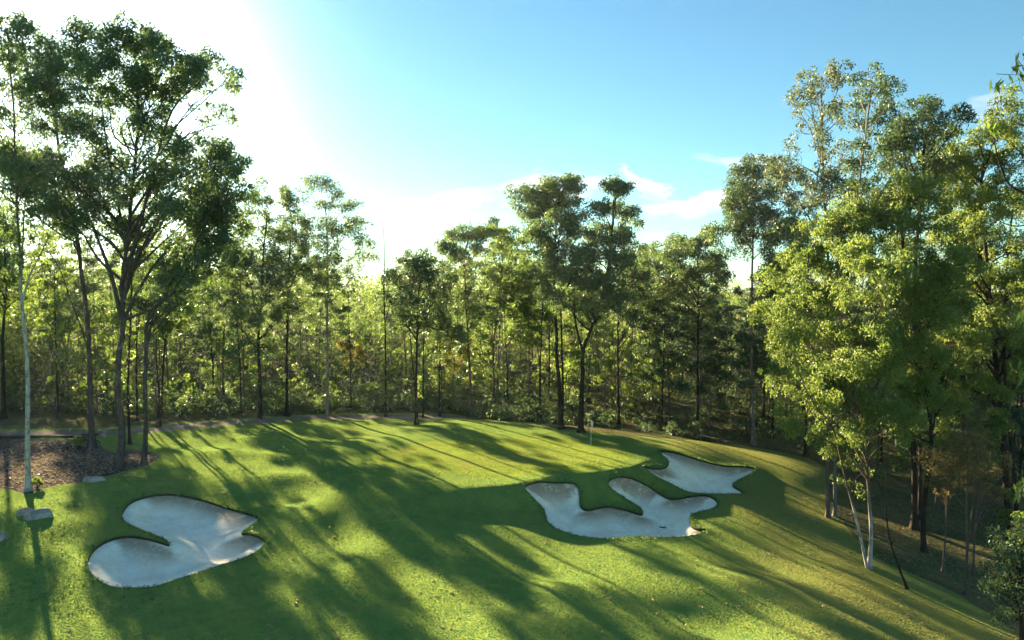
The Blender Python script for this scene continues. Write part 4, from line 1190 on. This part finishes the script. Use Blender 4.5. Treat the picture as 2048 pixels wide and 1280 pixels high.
# ------------------------------------------------------------------ flag, rake, rocks, edging
b = gpos(1182, 890)
flag = empty('flagstick', b, 'thin white flagstick with small white flag on the green', 'flagstick')
wd = Wood(); wd.add([(0, 0, -.1), (0, 0, .9), (0, 0, 2.1)], np.array((.014, .013, .011)), 8)
wd.add([(0, 0, 2.1), (0, 0, 2.13)], np.array((.016, .004)), 8)
link('pole', wd.mesh('pole', M['white']), flag)
gx, gy = np.meshgrid(np.linspace(0, 1, 9), np.linspace(0, 1, 7))
fx = .012 + .21 * gx * (.9 - .25 * gy); fz = 2.07 - .40 * gy - .22 * gx * (.4 + .6 * gy); fy = .05 * np.sin(gx * 7 + gy * 2) * gx
v = np.stack([fx, fy, fz], -1).reshape(-1, 3)
v = np.vstack([v, v + (0, .006, 0)])
f = [(j * 9 + i, j * 9 + i + 1, (j + 1) * 9 + i + 1, (j + 1) * 9 + i) for j in range(6) for i in range(8)]
f += [tuple(63 + q for q in reversed(t)) for t in f]
link('flag', mesh_np('flag', v, np.array(f).ravel(), 4, M['cloth']), flag)

def box(c, s):
    c = np.array(c); s = np.array(s) / 2
    v = np.array([(x, y, z) for x in (-1, 1) for y in (-1, 1) for z in (-1, 1)]) * s + c
    f = [(0, 1, 3, 2), (4, 6, 7, 5), (0, 4, 5, 1), (2, 3, 7, 6), (0, 2, 6, 4), (1, 5, 7, 3)]
    return v, np.array(f)
def boxes(name, lst, m, parent=None):
    vs, fs, n = [], [], 0
    for c, s in lst:
        v, f = box(c, s); vs.append(v); fs.append(f + n); n += 8
    o = link(name, mesh_np(name, np.vstack(vs), np.vstack(fs).ravel(), 4, m, False), parent)
    bv = o.modifiers.new('bevel', 'BEVEL'); bv.width = .006; bv.segments = 2
    return o

b = gpos(1326, 1041)
b[2] = gz(b[0], b[1])[0] + .02
rk = empty('bunker_rake', b, 'dark rake lying on the sand of the wide lobed bunker', 'rake')
rk.rotation_euler = (0, 0, R(-28))
boxes('rake_head', [((0, 0, .05), (.55, .05, .05))] + [((-.25 + i * .05, 0, .015), (.018, .03, .05)) for i in range(11)], M['rake'], rk)
wd = Wood(); wd.add([(0, 0, .06), (.1, .8, .05), (.2, 1.6, .06)], np.array((.016, .015, .014)), 8)
link('handle', wd.mesh('handle', M['wood_dead']), rk)

def boulder(name, label, px, py, w, d, h, rz, seed, group=None):
    r_ = np.random.default_rng(seed)
    b = gpos(px, py)
    nu, nv = 22, 12
    u = np.linspace(0, 2 * math.pi, nu, endpoint=False); vv = np.linspace(0, math.pi, nv)
    U, V_ = np.meshgrid(u, vv)
    X = np.cos(U) * np.sin(V_); Y = np.sin(U) * np.sin(V_); Z = np.cos(V_)
    P = np.stack([X, Y, Z], -1).reshape(-1, 3)
    q = P.copy()
    for _ in range(12):      # flat split faces
        nrm = r_.normal(size=3); nrm /= np.linalg.norm(nrm)
        lim = r_.uniform(.62, .9)
        e = q @ nrm - lim
        q = q - np.clip(e, 0, None)[:, None] * nrm * .9
    q += r_.normal(0, .012, q.shape)
    q *= (w / 2, d / 2, h * .6)
    q[:, 2] += h * .0
    f = [(j * nu + i, j * nu + (i + 1) % nu, (j + 1) * nu + (i + 1) % nu, (j + 1) * nu + i) for j in range(nv - 1) for i in range(nu)]
    me = mesh_np(name, q, np.array(f)[:, ::-1].ravel(), 4, M['rock'])
    o = link(name, me, None, b)
    o.rotation_euler = (0, 0, rz)
    return props(o, label, 'boulder', group)
boulder('boulder', 'long pale boulder at the lower right edge of the mulch bed', 187, 962, 1.55, .9, .62, .15, 1)
boulder('boulder', 'larger tan boulder on the grass below the pale gum', 80, 1034, 1.6, 1.1, .85, .2, 2)
boulder('boulder', 'grey boulder leaning against the left side of the tan one', 52, 1026, 1.0, .8, .62, 1.0, 3)
boulder('boulder', 'grey boulder cut by the left edge of the photo', -2, 1080, .8, .8, .75, .6, 4)
boulder('boulder', 'small white stone behind the mulch bed between two trunks', 206, 873, .6, .45, .42, .4, 5)
boulder('boulder', 'tiny white stone just beyond the other by the trunks', 199, 861, .35, .3, .3, .4, 6)

# timber edging behind the mulch bed, with stacked sleepers at its end
e0, e1 = gpos(-160, 877), gpos(146, 876)
mid = (e0 + e1) / 2; ln = float(np.hypot(*(e1 - e0)[:2])); ang = math.atan2((e1 - e0)[1], (e1 - e0)[0])
ed = boxes('timber_edging', [((0, 0, -.02), (ln, .14, .5))] + [((x, -.11, -.05), (.12, .08, .55)) for x in np.arange(-ln / 2 + .5, ln / 2, 2.4)], M['timber'])
ed.location = mid; ed.rotation_euler = (0, 0, ang)
props(ed, 'low dark timber edging along the back of the mulch bed', 'edging')
b = gpos(165, 880)
st = empty('sleeper_steps', b, 'stack of dark timber sleepers forming steps at the end of the edging', 'steps')
for i in range(3):
    o = boxes('sleeper', [((0, 0, 0), (1.5 - .12 * i, .34, .13))], M['timber'], st)
    o.location = (.05 * i, .42 * i, .03 + .13 * i); o.rotation_euler = (0, 0, .04 * i - .03)

# small plants in the bed
def plant(name, label, px, py, r, leaf, seed, cat='shrub', n=26):
    r_ = np.random.default_rng(seed)
    b = gpos(px, py)
    root = empty(name, b, label, cat)
    wd = Wood(); C = []
    for i in range(n):
        a = r_.uniform(0, 6.28); e = r_.uniform(.1, 1.0); q = np.array((math.cos(a) * r * e, math.sin(a) * r * e, r * r_.uniform(.5, 1.25)))
        C.append(q); wd.add(curve((0, 0, -.05), q, r_, 4), np.linspace(.015, .006, 4), 3)
    link('stems', wd.mesh('stems', M['bark_brown']), root)
    link('foliage', leaves_mesh('foliage', np.array(C), np.full(n, r * .38), np.full(n, 60), r_, .11, .035, leaf, -.4, .8), root)
plant('shrub', 'small round lime-green shrub at the foot of the pale gum', 75, 975, .42, M['leaf_bright'], 61)
plant('shrub', 'low dark green tuft in the middle of the mulch bed', 155, 895, .5, M['leaf_mid'], 62)

# the thin evening air between the trees
def haze_mat():
    m, g = mat('evening_air')
    v = g.node('ShaderNodeVolumePrincipled', None, Color=c4(.93, .96, 1.0), Density=.00010, Anisotropy=.5)
    g.node('ShaderNodeOutputMaterial', None, Volume=v.outputs[0])
    return m
v, f = box((20, 105, 14), (720, 330, 50))
hz_o = link('haze', mesh_np('haze', v, f.ravel(), 4, haze_mat(), False))
props(hz_o, 'thin pale air between the trees', 'haze', None, 'stuff')
SC.cycles.volume_bounces = 0
SC.cycles.volume_step_rate = 4.0

print('TOP', len([o for o in bpy.data.objects if o.parent is None]))
